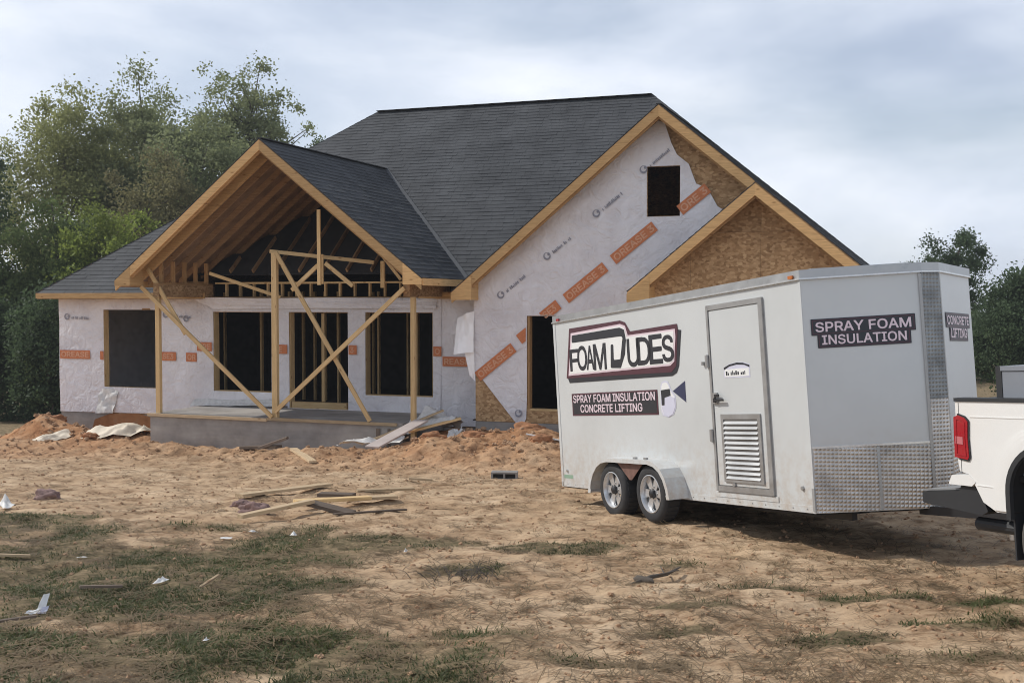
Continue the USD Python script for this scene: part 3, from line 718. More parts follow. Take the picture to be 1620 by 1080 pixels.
# open porch: gable truss, rafters, ridge, header walls and blocking
gt = 0.245
for sgn in (-1, 1):
    a = (PC + sgn * (PHW - 0.25), PZ - PSL * (PHW - 0.25) - 0.03); b = (PC, PZ - 0.03)
    part(house, 'gable_rafter', wall_prism(Polygon([a, b, (b[0], b[1] - gt), (a[0], a[1] - gt)]), -1.97, 0.08), m_fascia)
    for k, d in enumerate(np.arange(-1.45, 2.9, 0.55)):
        if d > dvr:
            t = (d - dvr) / (dvt - dvr)
            uu = PC + sgn * PHW * (1 - t)
        else:
            uu = PC + sgn * (PHW - 0.1)
        if abs(uu - PC) < 0.4:
            continue
        zz = PZ - PSL * abs(uu - PC) - 0.03
        h = 0.15
        part(house, 'rafter', wall_prism(Polygon([(uu, zz), (PC + sgn * 0.03, PZ - 0.055), (PC + sgn * 0.03, PZ - 0.055 - h), (uu, zz - h)]), d, 0.04), m_ceil)
    for d in (-2.2,):
        uu = PC + sgn * (PHW - 0.4); zz = PZ - PSL * abs(uu - PC) - 0.03
        part(house, 'rafter', wall_prism(Polygon([(uu, zz), (PC + sgn * 0.03, PZ - 0.055), (PC + sgn * 0.03, PZ - 0.175), (uu, zz - 0.12)]), d, 0.04), m_ceil)
    # header wall along the porch side
    uh = 4.35 if sgn < 0 else 10.22
    part(house, 'side_header', bx(uh - 0.07, uh + 0.07, -2.02, -0.05, 2.76, 3.02), m_osb)
    part(house, 'header_plate', bx(uh - 0.07, uh + 0.07, -2.02, -0.05, 3.022, 3.06), m_rafter)
    for d in np.arange(-1.86, -0.2, 0.406):
        part(house, 'knee_stud', bx(uh - 0.045, uh + 0.045, d, d + 0.04, 3.062, PZ - PSL * abs(uh - PC) - 0.19), m_rafter)
part(house, 'ridge_beam', bx(PC - 0.028, PC + 0.028, PF + 0.05, dvt - 0.2, PZ - 0.28, PZ - 0.05), m_ceil)
part(house, 'blocking_plate', bx(4.45, 10.15, -0.03, 0.06, 3.06, 3.10), m_lumber)
part(house, 'blocking_plate', bx(4.25, 10.25, -0.03, 0.06, 2.742, 2.775), m_rafter)
for u in np.arange(4.72, 10.2, 0.365):
    part(house, 'blocking_stud', bx(u, u + 0.04, -0.025, 0.055, 2.776, 3.058), m_lumber)

# posts and temporary braces
part(house, 'post', cat(bx(4.285, 4.385, -1.98, -1.89, 0.282, 2.755)), m_lumber)
part(house, 'post', bx(7.15, 7.27, -1.98, -1.89, 0.282, 3.66), m_lumber)
part(house, 'post', bx(10.28, 10.37, -1.98, -1.89, -0.2, 2.755), m_lumber)
Bd = -2.035
def brace(a, b, d=Bd, w=0.085, t=0.04, mat=None, d2=None):
    part(house, 'brace', beam((a[0], d, a[1]), (b[0], d2 if d2 is not None else d, b[1]), t, w, (0, 1, 0)), mat or m_lumber)
brace((7.30, 3.66), (9.42, 0.30), Bd - 0.0)
brace((10.20, 2.93), (7.28, 0.42), Bd - 0.045)
brace((3.98, 2.98), (7.18, 0.30), Bd)
brace((4.12, 3.36), (5.06, 1.98), Bd + 0.05)
brace((8.22, 4.52), (8.22, 3.0), -1.9, 0.07)
brace((8.22, 3.62), (8.22, 3.02), -1.85, 0.13)
brace((7.05, 3.70), (9.2, 3.46), -1.86, 0.075, d2=-1.4)
brace((8.16, 3.40), (7.55, 2.90), -1.84, 0.08)
brace((8.33, 3.44), (8.95, 2.98), -1.84, 0.08)
brace((9.30, 3.92), (10.0, 3.10), -1.8, 0.06)
brace((5.12, 3.28), (6.52, 2.76), -1.2, 0.07, d2=-0.6)
brace((9.2, 3.5), (9.2, 2.95), -1.0, 0.09)

# ---------------------------------------------------------------- the trailer
def glossy(name, color, rough=0.3, metal=0.0, var=0.04, scale=1.2, coat=0.0, dirt=0.0):
    c = np.array(color)
    return look(name, {
        'g': ('geometry', {}),
        'n': ('noise_texture', {'scale': scale, 'detail': 6.0, 'roughness': 0.6}),
        'r': ('rgb_ramp', {'ramp': [(0.3, tuple(c * (1 - var) * np.array([1, 1 - dirt * 0.25, 1 - dirt * 0.5]))), (0.6, tuple(c)), (0.8, tuple(np.minimum(c * (1 + var), 0.92)))]}),
        'rr': ('map_range', {'from_min': 0.3, 'from_max': 0.7, 'to_min': rough * 0.75, 'to_max': min(rough * 1.3, 1.0)}),
        'p': ('principled_bsdf', {'metallic': metal, 'coat_weight': coat, 'coat_roughness': 0.06})},
        [('g.position', 'n.vector'), ('n.fac', 'r.fac'), ('r.color', 'p.base_color'), ('n.fac', 'rr.value'), ('rr.result', 'p.roughness')])

m_twhite = None
def white_panel():
    """Painted trailer skin: slight tonal drift, faint ripples and dried mud thrown up along the lower edge."""
    return look('white_panel', {
        'g': ('geometry', {}),
        'n': ('noise_texture', {'scale': 0.9, 'detail': 6.0, 'roughness': 0.6}),
        'r': ('rgb_ramp', {'ramp': [(0.3, (0.50, 0.515, 0.51)), (0.6, (0.535, 0.55, 0.545)), (0.8, (0.55, 0.565, 0.56))]}),
        'up': ('vector_math', {'math_type': 'dot_product', 'vector2': tuple(TR[:, 2])}),
        'low': ('map_range', {'from_min': float(TT @ TR[:, 2]), 'from_max': float(TT @ TR[:, 2]) + 0.75, 'to_min': 0.62, 'to_max': 0.0, 'clamp': True}),
        'n2': ('noise_texture', {'scale': 9.0, 'detail': 8.0, 'roughness': 0.75}),
        'r2': ('rgb_ramp', {'ramp': [(0.42, (0.0, 0.0, 0.0)), (0.66, (1.0, 1.0, 1.0))]}),
        'mm': ('math', {'math_type': 'multiply'}),
        'mud': ('mix_color', {'b': (0.36, 0.26, 0.17)}),
        'n3': ('noise_texture', {'scale': 2.2, 'detail': 2.0}),
        'b': ('bump', {'strength': 0.12, 'distance': 0.02}),
        'rr': ('map_range', {'from_min': 0.3, 'from_max': 0.7, 'to_min': 0.28, 'to_max': 0.45}),
        'p': ('principled_bsdf', {})},
        [('g.position', 'n.vector'), ('n.fac', 'r.fac'), ('g.position', 'up.vector1'), ('up.value', 'low.value'), ('g.position', 'n2.vector'), ('n2.fac', 'r2.fac'),
         ('low.result', 'mm.value1'), ('r2.color', 'mm.value2'), ('mm.value', 'mud.fac'), ('r.color', 'mud.a'), ('mud.result', 'p.base_color'),
         ('g.position', 'n3.vector'), ('n3.fac', 'b.height'), ('b.normal', 'p.normal'), ('n.fac', 'rr.value'), ('rr.result', 'p.roughness')])
m_tgrey = glossy('trailer_edge_metal', (0.42, 0.43, 0.43), 0.42, metal=0.7, var=0.15, scale=6)
m_frame = glossy('door_frame_metal', (0.36, 0.355, 0.345), 0.45, metal=0.6, var=0.15, scale=8)
m_alu = glossy('bright_metal', (0.62, 0.62, 0.61), 0.3, metal=0.9, var=0.12, scale=7)
m_slat = glossy('louver_metal', (0.50, 0.50, 0.49), 0.35, metal=0.5, var=0.05)
def tread(name, color, rough):
    c = np.array(color)
    return look(name, {
        'g': ('geometry', {}),
        'm1': ('mapping', {'rotation': (0.0, 0.0, 0.0)}),
        'w1': ('wave_texture', {'wave_type': 'bands', 'bands_direction': 'z', 'scale': 9.0, 'distortion': 0.4, 'detail': 1.0}),
        'w2': ('wave_texture', {'wave_type': 'bands', 'bands_direction': 'x', 'scale': 9.0, 'distortion': 0.4, 'detail': 1.0}),
        'mul': ('math', {'math_type': 'multiply'}),
        'n': ('noise_texture', {'scale': 3.5, 'detail': 6.0, 'roughness': 0.65}),
        'r': ('rgb_ramp', {'ramp': [(0.3, tuple(c * 0.62)), (0.55, tuple(c)), (0.8, tuple(np.minimum(c * 1.15, 0.9)))]}),
        'b': ('bump', {'strength': 0.75, 'distance': 0.012}),
        'rr': ('map_range', {'from_min': 0.3, 'from_max': 0.7, 'to_min': rough * 1.5, 'to_max': rough * 0.8}),
        'p': ('principled_bsdf', {'metallic': 0.95})},
        [('g.position', 'w1.vector'), ('g.position', 'w2.vector'), ('w1.fac', 'mul.value1'), ('w2.fac', 'mul.value2'), ('mul.value', 'b.height'),
         ('g.position', 'n.vector'), ('n.fac', 'r.fac'), ('r.color', 'p.base_color'), ('n.fac', 'rr.value'), ('rr.result', 'p.roughness'), ('b.normal', 'p.normal')])
m_tread = tread('tread_plate', (0.58, 0.56, 0.53), 0.34)
m_treaddark = tread('dark_reflection_tread', (0.27, 0.28, 0.28), 0.45)  # darker copy of the tread plate, dark tree reflections put into its base
m_rubber = plain('tyre_rubber', (0.022, 0.022, 0.023), 0.8, var=0.25, scale=14, bump=0.3, bscale=60)
m_black = plain('black_paint', (0.016, 0.016, 0.018), 0.45, var=0.2)
m_void = plain('void_black', (0.012, 0.012, 0.012), 0.95, var=0.1)
m_rim = glossy('silver_wheel', (0.58, 0.59, 0.60), 0.33, metal=0.7, var=0.08, scale=9)
m_lblack = plain('sign_black', (0.018, 0.020, 0.026), 0.4, var=0.1)
m_lmaroon = plain('sign_maroon', (0.075, 0.022, 0.034), 0.4, var=0.1)
m_lpink = plain('sign_pale_pink', (0.66, 0.54, 0.58), 0.4, var=0.05)
m_lwhite = plain('sign_white', (0.74, 0.74, 0.72), 0.4, var=0.04)
m_lblue = plain('sign_navy', (0.030, 0.036, 0.085), 0.4, var=0.1)
m_lgrey = plain('sign_lavender_grey', (0.56, 0.56, 0.66), 0.4, var=0.05)
m_green = plain('green_sticker', (0.22, 0.33, 0.24), 0.5, var=0.1)
m_rust = plain('rusty_brown', (0.16, 0.085, 0.065), 0.7, var=0.3, scale=12)
m_red = look('red_lens', {'p': ('principled_bsdf', {'base_color': (0.36, 0.008, 0.018), 'roughness': 0.12, 'coat_weight': 0.8, 'coat_roughness': 0.04})})
m_amber = look('amber_lens', {'p': ('principled_bsdf', {'base_color': (0.45, 0.13, 0.02), 'roughness': 0.2})})

def euler(yaw, pitch, roll):
    cy, sy, cp, sp, cr, sr_ = math.cos(yaw), math.sin(yaw), math.cos(pitch), math.sin(pitch), math.cos(roll), math.sin(roll)
    Rz = np.array([[cy, -sy, 0], [sy, cy, 0], [0, 0, 1]]); Ry = np.array([[cp, 0, sp], [0, 1, 0], [-sp, 0, cp]]); Rx = np.array([[1, 0, 0], [0, cr, -sr_], [0, sr_, cr]])
    return Rz @ Ry @ Rx
def placed(R, t):
    m = np.eye(4); m[:3, :3] = R.T; m[3, :3] = t
    return m

TR = euler(-1.1396, -0.098, 0.017); TT = np.array([2.6637, 9.9142, -0.2677])
m_twhite = white_panel()
TL, TW, TV, TS, TH = 4.862, 2.016, 0.513, 0.098, 2.15
trailer = thing('enclosed_trailer', 'white enclosed cargo trailer lettered for spray foam work, hitched to a pickup', 'trailer', matrix=placed(TR, TT))
plan = Polygon([(0, 0), (TV, TW / 2 - TS), (TV, TW / 2 + TS), (0, TW), (-TL, TW), (-TL, 0)])
ZX, ZY = (1, 0, 0), (0, 1, 0)
def up_prism(poly, z0, z1):
    return prism(poly, (0, 0, z0), ZX, ZY, z1 - z0)
def side_prism(poly, y, t):
    """A polygon (x, z) standing proud of the near side: from y outwards (towards -y) by t."""
    return prism(poly, (0, y, 0), (1, 0, 0), (0, 0, 1), t)

def rounded_plan(p, r):
    return p.buffer(-r).buffer(r, quad_segs=5)
part(trailer, 'body', up_prism(rounded_plan(plan, 0.012), 0.0, 2.075), m_twhite)
rim0 = rounded_plan(plan.buffer(0.014, join_style=2), 0.02)
part(trailer, 'roof', cat(up_prism(rim0, 2.062, 2.145), up_prism(plan.buffer(-0.25), 2.14, 2.175)), m_tgrey)
part(trailer, 'roof_lip', up_prism(plan.buffer(0.020, join_style=2).difference(plan.buffer(-0.02)), 2.058, 2.072), m_alu)
part(trailer, 'bottom_rail', side_prism(sbox(-TL + 0.01, 0.003, -0.01, 0.062), 0.0, 0.006), m_twhite)
part(trailer, 'bottom_rail', side_prism(sbox(-1.5, 0.068, -0.5, 0.118), 0.0, 0.008), m_twhite)
# near front corner and rear corner trims
part(trailer, 'corner_trim', bx(-0.028, 0.002, -0.005, 0.012, 0.0, 2.056), m_twhite)
part(trailer, 'corner_trim', bx(-TL - 0.006, -TL + 0.05, -0.006, 0.02, 0.0, 2.056), m_twhite)
part(trailer, 'corner_bracket', bx(-0.02, 0.01, -0.010, 0.002, 0.02, 0.22), m_tgrey)
# V-nose faces
va = np.array([TV, TW / 2 - TS, 0.0]); vt = va / np.linalg.norm(va); VL = np.linalg.norm(va); vn = np.cross(vt, [0, 0, 1])
def v_prism(poly, off, t):
    return prism(poly, vn * off, vt, (0, 0, 1), t)
rc = np.array([TV, TW / 2 + TS, 0.0]); re_ = np.array([0.0, TW, 0.0]); rt_ = (re_ - rc) / np.linalg.norm(re_ - rc); rn = np.cross(rt_, [0, 0, 1])
def vr_prism(poly, off, t):
    return prism(poly, rc + rn * off, rt_, (0, 0, 1), t)
part(trailer, 'stone_guard', v_prism(sbox(0.012, 0.006, VL, 0.565), 0.0, 0.004), m_tread)
part(trailer, 'stone_guard', vr_prism(sbox(0.0, 0.006, VL - 0.012, 0.565), 0.0, 0.004), m_tread)
part(trailer, 'guard_trim', v_prism(sbox(0.0, 0.566, VL, 0.585), 0.0, 0.007), m_alu)
part(trailer, 'guard_trim', v_prism(sbox(0.56, 0.01, 0.585, 0.56), 0.0, 0.007), m_tgrey)
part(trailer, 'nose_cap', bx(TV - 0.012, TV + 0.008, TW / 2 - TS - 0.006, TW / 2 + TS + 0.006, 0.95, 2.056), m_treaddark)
part(trailer, 'nose_cap', bx(TV - 0.012, TV + 0.009, TW / 2 - TS - 0.006, TW / 2 + TS + 0.006, 0.006, 0.945), m_tread, label='polished lower nose cap')
part(trailer, 'nose_trim', cat(v_prism(sbox(VL - 0.028, 0.006, VL - 0.002, 2.05), 0.005, 0.006), vr_prism(sbox(0.002, 0.006, 0.03, 2.05), 0.005, 0.006)), m_frame)
# lettering of the nose
def sign_text(parent, rows, prism_fn, basis_o, ex, ez, off):
    pass
def letters(txt, x, z, h, width, o, ex, off, depth=0.002, bold=True, shear=0.0):
    """Letters h tall starting at (x, z) on the face through o along ex, squeezed to the width."""
    L = text_len(txt, h, bold)
    ex = np.array(ex, float); nrm = np.cross(ex, [0, 0, 1.0])
    return text_on(txt, h, np.array(o, float) + ex * x + np.array([0, 0, z]) + nrm * off, ex, (0, 0, 1), width / L, depth, bold, shear)
def sign_board(fn, o, ex, name, rows):
    polys = shapely.union_all([sbox(a - 0.012, c - 0.012, b + 0.012, e + 0.012).buffer(0.006) for a, b, c, e, t in rows])
    s = part(trailer, name, fn(polys, 0.003, 0.002), m_lblack)
    rim = shapely.union_all([sbox(a - 0.007, c - 0.007, b + 0.007, e + 0.007) for a, b, c, e, t in rows]).difference(shapely.union_all([sbox(a - 0.001, c - 0.001, b + 0.001, e + 0.001) for a, b, c, e, t in rows]))
    part(s, 'sign_edge', fn(rim, 0.0056, 0.001), m_lmaroon)
    for a, b, c, e, t in rows:
        h = (e - c) * 0.74
        part(s, 'lettering', letters(t, a + 0.02, c + (e - c - h) / 2, h, b - a - 0.04, o, ex, 0.0072, 0.001), m_lpink)
sign_board(v_prism, (0, 0, 0), vt, 'front_sign', [(0.085, 0.95, 1.575, 1.685, 'SPRAY FOAM'), (0.135, 0.905, 1.462, 1.568, 'INSULATION')])
sign_board(vr_prism, rc, rt_, 'front_sign', [(0.15, 0.92, 1.588, 1.69, 'CONCRETE'), (0.25, 0.83, 1.468, 1.578, 'LIFTING')])
LOGO = {
    'shadow': [(-4.54,1.35),(-4.5,1.29),(-2.16,1.29),(-2.07,1.32),(-2.02,1.39),(-1.94,1.76),(-2.01,1.77),(-2.18,1.4)],
    'maroon': [(-4.57,1.35),(-4.43,1.96),(-3.18,1.96),(-3.07,1.93),(-2.97,1.82),(-2.01,1.83),(-2.0,1.78),(-2.07,1.39),(-2.17,1.33)],
    'pink': [(-4.51,1.38),(-4.39,1.9),(-3.18,1.92),(-3.07,1.89),(-3.02,1.78),(-2.05,1.78),(-2.05,1.69),(-2.1,1.44),(-2.18,1.4)],
    'white': [(-4.47,1.4),(-4.36,1.87),(-3.19,1.9),(-3.09,1.87),(-3.04,1.76),(-2.08,1.76),(-2.08,1.69),(-2.12,1.45),(-2.19,1.42)],
    'D': [(-4.36,1.87),(-3.19,1.88),(-3.09,1.85),(-3.06,1.73),(-3.1,1.57),(-3.21,1.42),(-3.44,1.43),(-3.41,1.7),(-3.35,1.7),(-3.36,1.52),(-3.21,1.52),(-3.13,1.77),(-3.18,1.78),(-4.37,1.78)],
    'F': [(-4.41,1.7),(-4.22,1.7),(-4.23,1.63),(-4.33,1.63),(-4.34,1.61),(-4.26,1.61),(-4.27,1.56),(-4.36,1.56),(-4.41,1.43),(-4.45,1.43)],
    'O': [(-4.21,1.66),(-4.11,1.73),(-4.0,1.69),(-4.01,1.48),(-4.11,1.43),(-4.21,1.44),(-4.25,1.49)],
    'Oh': [(-4.14,1.65),(-4.09,1.67),(-4.09,1.51),(-4.14,1.47),(-4.16,1.51)],
    'A': [(-4.02,1.43),(-3.92,1.72),(-3.83,1.72),(-3.83,1.43),(-3.9,1.43),(-3.9,1.5),(-3.93,1.5),(-3.95,1.43)],
    'M': [(-3.84,1.43),(-3.79,1.72),(-3.72,1.72),(-3.68,1.57),(-3.61,1.72),(-3.53,1.73),(-3.58,1.42),(-3.64,1.42),(-3.62,1.59),(-3.69,1.47),(-3.72,1.47),(-3.76,1.6),(-3.78,1.42)],
    'U': [(-3.02,1.74),(-2.95,1.74),(-2.96,1.5),(-2.93,1.48),(-2.89,1.5),(-2.85,1.74),(-2.79,1.74),(-2.86,1.46),(-2.94,1.42),(-3.02,1.44),(-3.05,1.48)],
    'D2': [(-2.77,1.73),(-2.6,1.74),(-2.55,1.7),(-2.61,1.46),(-2.7,1.43),(-2.83,1.43),(-2.8,1.58),(-2.79,1.65),(-2.73,1.67),(-2.76,1.49),(-2.68,1.5),(-2.63,1.68),(-2.78,1.67)],
    'E': [(-2.52,1.75),(-2.31,1.75),(-2.32,1.7),(-2.46,1.7),(-2.47,1.64),(-2.35,1.64),(-2.36,1.59),(-2.47,1.59),(-2.49,1.49),(-2.32,1.49),(-2.33,1.43),(-2.58,1.44)],
    'S': [(-2.26,1.73),(-2.09,1.73),(-2.1,1.68),(-2.2,1.68),(-2.21,1.63),(-2.11,1.61),(-2.11,1.47),(-2.17,1.44),(-2.32,1.44),(-2.31,1.49),(-2.2,1.5),(-2.18,1.56),(-2.28,1.58),(-2.28,1.69)],
    'sign': [(-4.47,1.14),(-2.49,1.16),(-2.47,0.89),(-4.47,0.88)],
    'fan': [(-2.17,1.13),(-1.93,1.23),(-1.93,1.01)],
    'gun': [(-2.39,1.14),(-2.23,1.15),(-2.22,1.09),(-2.34,1.07),(-2.35,0.99),(-2.39,0.99)],
    'can': [(-2.4,1.19),(-2.37,1.23),(-2.31,1.24),(-2.26,1.23),(-2.23,1.19),(-2.21,1.15),(-2.13,1.07),(-2.13,0.96),(-2.18,0.89),(-2.28,0.86),(-2.39,0.88),(-2.42,0.94)],
    'canbody': [(-2.33,1.07),(-2.22,1.08),(-2.14,1.06),(-2.14,0.96),(-2.19,0.89),(-2.28,0.86),(-2.37,0.89),(-2.4,0.95),(-2.39,0.98),(-2.34,0.99)],
}
# the big side logo, layer over layer
lg = part(trailer, 'side_logo', side_prism(LOGO['shadow'], -0.0015, 0.002), m_lblack)
part(lg, 'logo_border', side_prism(LOGO['maroon'], -0.004, 0.0015), m_lmaroon)
part(lg, 'logo_outline', side_prism(LOGO['pink'], -0.006, 0.0015), m_lpink)
part(lg, 'logo_field', side_prism(LOGO['white'], -0.008, 0.0015), m_lwhite)
for k in ('F', 'O', 'A', 'M', 'U', 'D2', 'E', 'S'):
    x0, z0, x1, z1 = Polygon(LOGO[k]).bounds
    t = meshkit.text_mesh(k[0], 0.3, 0.0015, True)
    v = np.array(t.vertices); lo, hi = v.min(0), v.max(0)
    v = np.stack([x0 + (v[:, 0] - lo[0]) / (hi[0] - lo[0]) * (x1 - x0), -0.010 - v[:, 2], z0 + (v[:, 1] - lo[1]) / (hi[1] - lo[1]) * (z1 - z0)], 1)
    part(lg, 'logo_letter', trimesh.Trimesh(v, np.array(t.faces), process=False), m_lblack)
part(lg, 'logo_letter', side_prism(Polygon(LOGO['D']).buffer(0).buffer(-0.02).buffer(0.04, quad_segs=6).buffer(-0.02), -0.010, 0.0015), m_lblack)
sg = part(trailer, 'side_sign', side_prism(Polygon(LOGO['sign']).envelope.buffer(-0.005), -0.002, 0.002), m_lmaroon)
sx0, sz0, sx1, sz1 = Polygon(LOGO['sign']).envelope.bounds
part(sg, 'sign_field', side_prism(sbox(sx0 + 0.03, sz0 + 0.022, sx1 - 0.03, sz1 - 0.022), -0.0045, 0.001), m_lblack)
part(sg, 'lettering', letters('SPRAY FOAM INSULATION', sx0 + 0.045, sz0 + 0.165, 0.088, sx1 - sx0 - 0.10, (0, 0, 0), (1, 0, 0), 0.006, 0.0015), m_lpink)
part(sg, 'lettering', letters('CONCRETE LIFTING', sx0 + 0.22, sz0 + 0.045, 0.088, 1.45, (0, 0, 0), (1, 0, 0), 0.006, 0.0015), m_lpink)
em = part(trailer, 'spray_can_emblem', side_prism(Polygon(LOGO['can']).buffer(0.006), -0.0015, 0.0015), m_lgrey)
part(em, 'can_face', side_prism(Polygon(LOGO['can']).buffer(-0.012), -0.0035, 0.001), m_lwhite)
part(em, 'can_body', side_prism(Polygon(LOGO['canbody']).buffer(0), -0.005, 0.001), m_lgrey)
part(em, 'spray_gun', side_prism(Polygon(LOGO['gun']).buffer(0.006), -0.0065, 0.0015), m_lblack)
part(em, 'spray_fan', side_prism(Polygon(LOGO['fan']), -0.0015, 0.002), m_lblue)
# side door with its louver
DX0, DX1, DZ0, DZ1 = -1.455, -0.545, 0.125, 1.963
for a in ((DX0, DX0 + 0.032, DZ0, DZ1), (DX1 - 0.058, DX1, DZ0, DZ1)):
    part(trailer, 'door_frame', side_prism(sbox(*[a[i] for i in (0, 2, 1, 3)]), 0.0, 0.022), m_frame)
for a in ((DX0 + 0.033, DX1 - 0.059, DZ1 - 0.05, DZ1), (DX0 + 0.033, DX1 - 0.059, DZ0, DZ0 + 0.055)):
    part(trailer, 'door_frame', side_prism(sbox(*[a[i] for i in (0, 2, 1, 3)]), 0.0, 0.02), m_frame)
door = part(trailer, 'door', side_prism(sbox(DX0 + 0.042, DZ0 + 0.062, DX1 - 0.068, DZ1 - 0.058).buffer(-0.01).buffer(0.01), 0.0, 0.012), m_twhite)
LX0, LX1, LZ0, LZ1 = -1.305, -0.675, 0.222, 0.882
part(door, 'louver_frame', side_prism(sbox(LX0, LZ0, LX1, LZ1).difference(sbox(LX0 + 0.04, LZ0 + 0.03, LX1 - 0.045, LZ1 - 0.05)), -0.012, 0.014), m_frame)
part(door, 'louver_back', side_prism(sbox(LX0 + 0.03, LZ0 + 0.02, LX1 - 0.03, LZ1 - 0.03), -0.011, 0.002), plain('louver_shade', (0.27, 0.265, 0.255), 0.7))
for k in range(12):
    z = LZ0 + 0.045 + k * (LZ1 - LZ0 - 0.105) / 11.5
    part(door, 'louver_slat', beam((LX0 + 0.042, -0.024, z), (LX1 - 0.047, -0.024, z), 0.032, 0.004, (0, -0.62, -0.78)), m_slat)
hd = part(door, 'handle', cat(bx(-1.415, -1.34, -0.032, -0.0125, 0.985, 1.095), lathe([(0.001, -0.05), (0.02, -0.05), (0.02, -0.03)], 12).apply_translation((-1.375, 0, 1.06))), m_frame)
part(hd, 'lever', cat(bx(-1.37, -1.21, -0.055, -0.04, 1.01, 1.032), bx(-1.38, -1.35, -0.05, -0.03, 1.0, 1.04), bx(-1.36, -1.29, -0.048, -0.035, 1.058, 1.078)), m_black)
part(door, 'hold_back', bx(-1.17, -1.13, -0.03, -0.0125, 0.185, 0.215), m_frame)
for z in (1.41, 0.67):
    part(trailer, 'hinge', cat(bx(DX0 - 0.055, DX0 + 0.0, -0.026, -0.001, z - 0.06, z + 0.06), tube([(DX0 - 0.004, -0.03, z - 0.065), (DX0 - 0.004, -0.03, z + 0.065)], 0.012, 8)), m_frame)
part(trailer, 'door_catch', bx(-1.575, -1.55, -0.03, -0.001, 1.375, 1.41), m_frame)
st = part(door, 'vent_label', side_prism(Polygon([(-1.215, 1.235), (-0.795, 1.228), (-0.795, 1.352), (-0.90, 1.375), (-1.0, 1.378), (-1.12, 1.366), (-1.215, 1.335)]), -0.012, 0.0015), m_lgrey)
part(st, 'label_field', side_prism(sbox(-1.20, 1.243, -0.81, 1.318), -0.0138, 0.001), m_lwhite)
part(st, 'label_arc', side_prism(Polygon([(-1.21, 1.312), (-1.12, 1.344), (-1.0, 1.357), (-0.88, 1.350), (-0.80, 1.325), (-0.80, 1.345), (-0.90, 1.370), (-1.0, 1.376), (-1.12, 1.362), (-1.21, 1.335)]), -0.0138, 0.0015), m_lblack)
rg = np.random.default_rng(5); xs_ = -1.18; gl = []
while xs_ < -0.86:
    w_ = rg.uniform(0.012, 0.026); gl.append(sbox(xs_, 1.258, xs_ + w_, 1.258 + rg.uniform(0.022, 0.042))); xs_ += w_ + rg.choice([0.008, 0.03])
part(st, 'label_print', side_prism(shapely.union_all(gl), -0.0148, 0.001), m_lblack)
# small fittings on the side
part(trailer, 'marker_light', bx(-0.13, -0.07, -0.032, -0.015, 2.075, 2.105), m_amber)
part(trailer, 'marker_light', bx(-4.72, -4.66, -0.032, -0.015, 2.075, 2.105), m_red)
part(trailer, 'marker_light', lathe([(0.001, -0.016), (0.018, -0.014), (0.022, -0.001)], 12).apply_translation((-0.15, 0, 0.215)), m_frame)
part(trailer, 'marker_light', lathe([(0.001, -0.016), (0.018, -0.014), (0.022, -0.001)], 12).apply_translation((-4.70, 0, 0.20)), m_alu)
part(trailer, 'sticker', side_prism(sbox(-4.80, 0.105, -4.56, 0.15), -0.0005, 0.001), m_green)
for k in range(24):
    x = -4.7 + k * 0.2
    part(trailer, 'rivet', lathe([(0.0005, -0.005), (0.006, -0.004), (0.008, 0.0)], 8).apply_translation((x, -0.006, 0.035)), m_tgrey)
# far side, rear doors and lamps
part(trailer, 'rear_door', bx(-TL - 0.02, -TL - 0.001, 0.06, TW / 2 - 0.005, 0.10, 2.0), m_twhite)
part(trailer, 'rear_door', bx(-TL - 0.02, -TL - 0.001, TW / 2 + 0.005, TW - 0.06, 0.10, 2.0), m_twhite)
for y in (0.03, TW - 0.03):
    part(trailer, 'tail_light', bx(-TL - 0.03, -TL - 0.021, y - 0.025, y + 0.025, 0.12, 0.3), m_red)
# underframe and tongue
part(trailer, 'frame_rail', bx(-TL + 0.02, 0.0, 0.40, 0.46, -0.10, -0.002), m_black)
part(trailer, 'frame_rail', bx(-TL + 0.02, 0.0, TW - 0.46, TW - 0.40, -0.12, -0.002), m_black)
part(trailer, 'underfloor', up_prism(plan.buffer(-0.012), -0.012, -0.001), m_void)  # black panel added to cut bounce light and deepen the shadow beneath
for x in np.arange(-4.6, 0.1, 0.61):
    part(trailer, 'cross_member', bx(x, x + 0.05, 0.462, TW - 0.462, -0.09, -0.002), m_black)
CPX = TV + 1.12
for y in (TW / 2 - 0.14, TW / 2 + 0.14):
    part(trailer, 'tongue_beam', beam((TV - 0.15, y * 1.0, -0.02), (CPX - 0.1, TW / 2 + (0.05 if y > TW / 2 else -0.05), -0.015), 0.06, 0.075, (0, 1, 0)), m_black)
part(trailer, 'coupler', cat(bx(CPX - 0.25, CPX + 0.1, TW / 2 - 0.055, TW / 2 + 0.055, -0.05, 0.03), lathe([(0.001, 0.06), (0.05, 0.04), (0.06, -0.04), (0.001, -0.05)], 12).apply_transform(trimesh.transformations.rotation_matrix(math.pi / 2, (1, 0, 0))).apply_translation((CPX + 0.08, TW / 2, 0.0))), m_black)
jk = part(trailer, 'jack', tube([(CPX - 0.42, TW / 2, -0.22), (CPX - 0.42, TW / 2, 0.42)], 0.03, 10), m_alu)
part(jk, 'crank', tube([(CPX - 0.42, TW / 2, 0.43), (CPX - 0.42, TW / 2 - 0.14, 0.43), (CPX - 0.42, TW / 2 - 0.15, 0.36)], 0.01, 6), m_black)
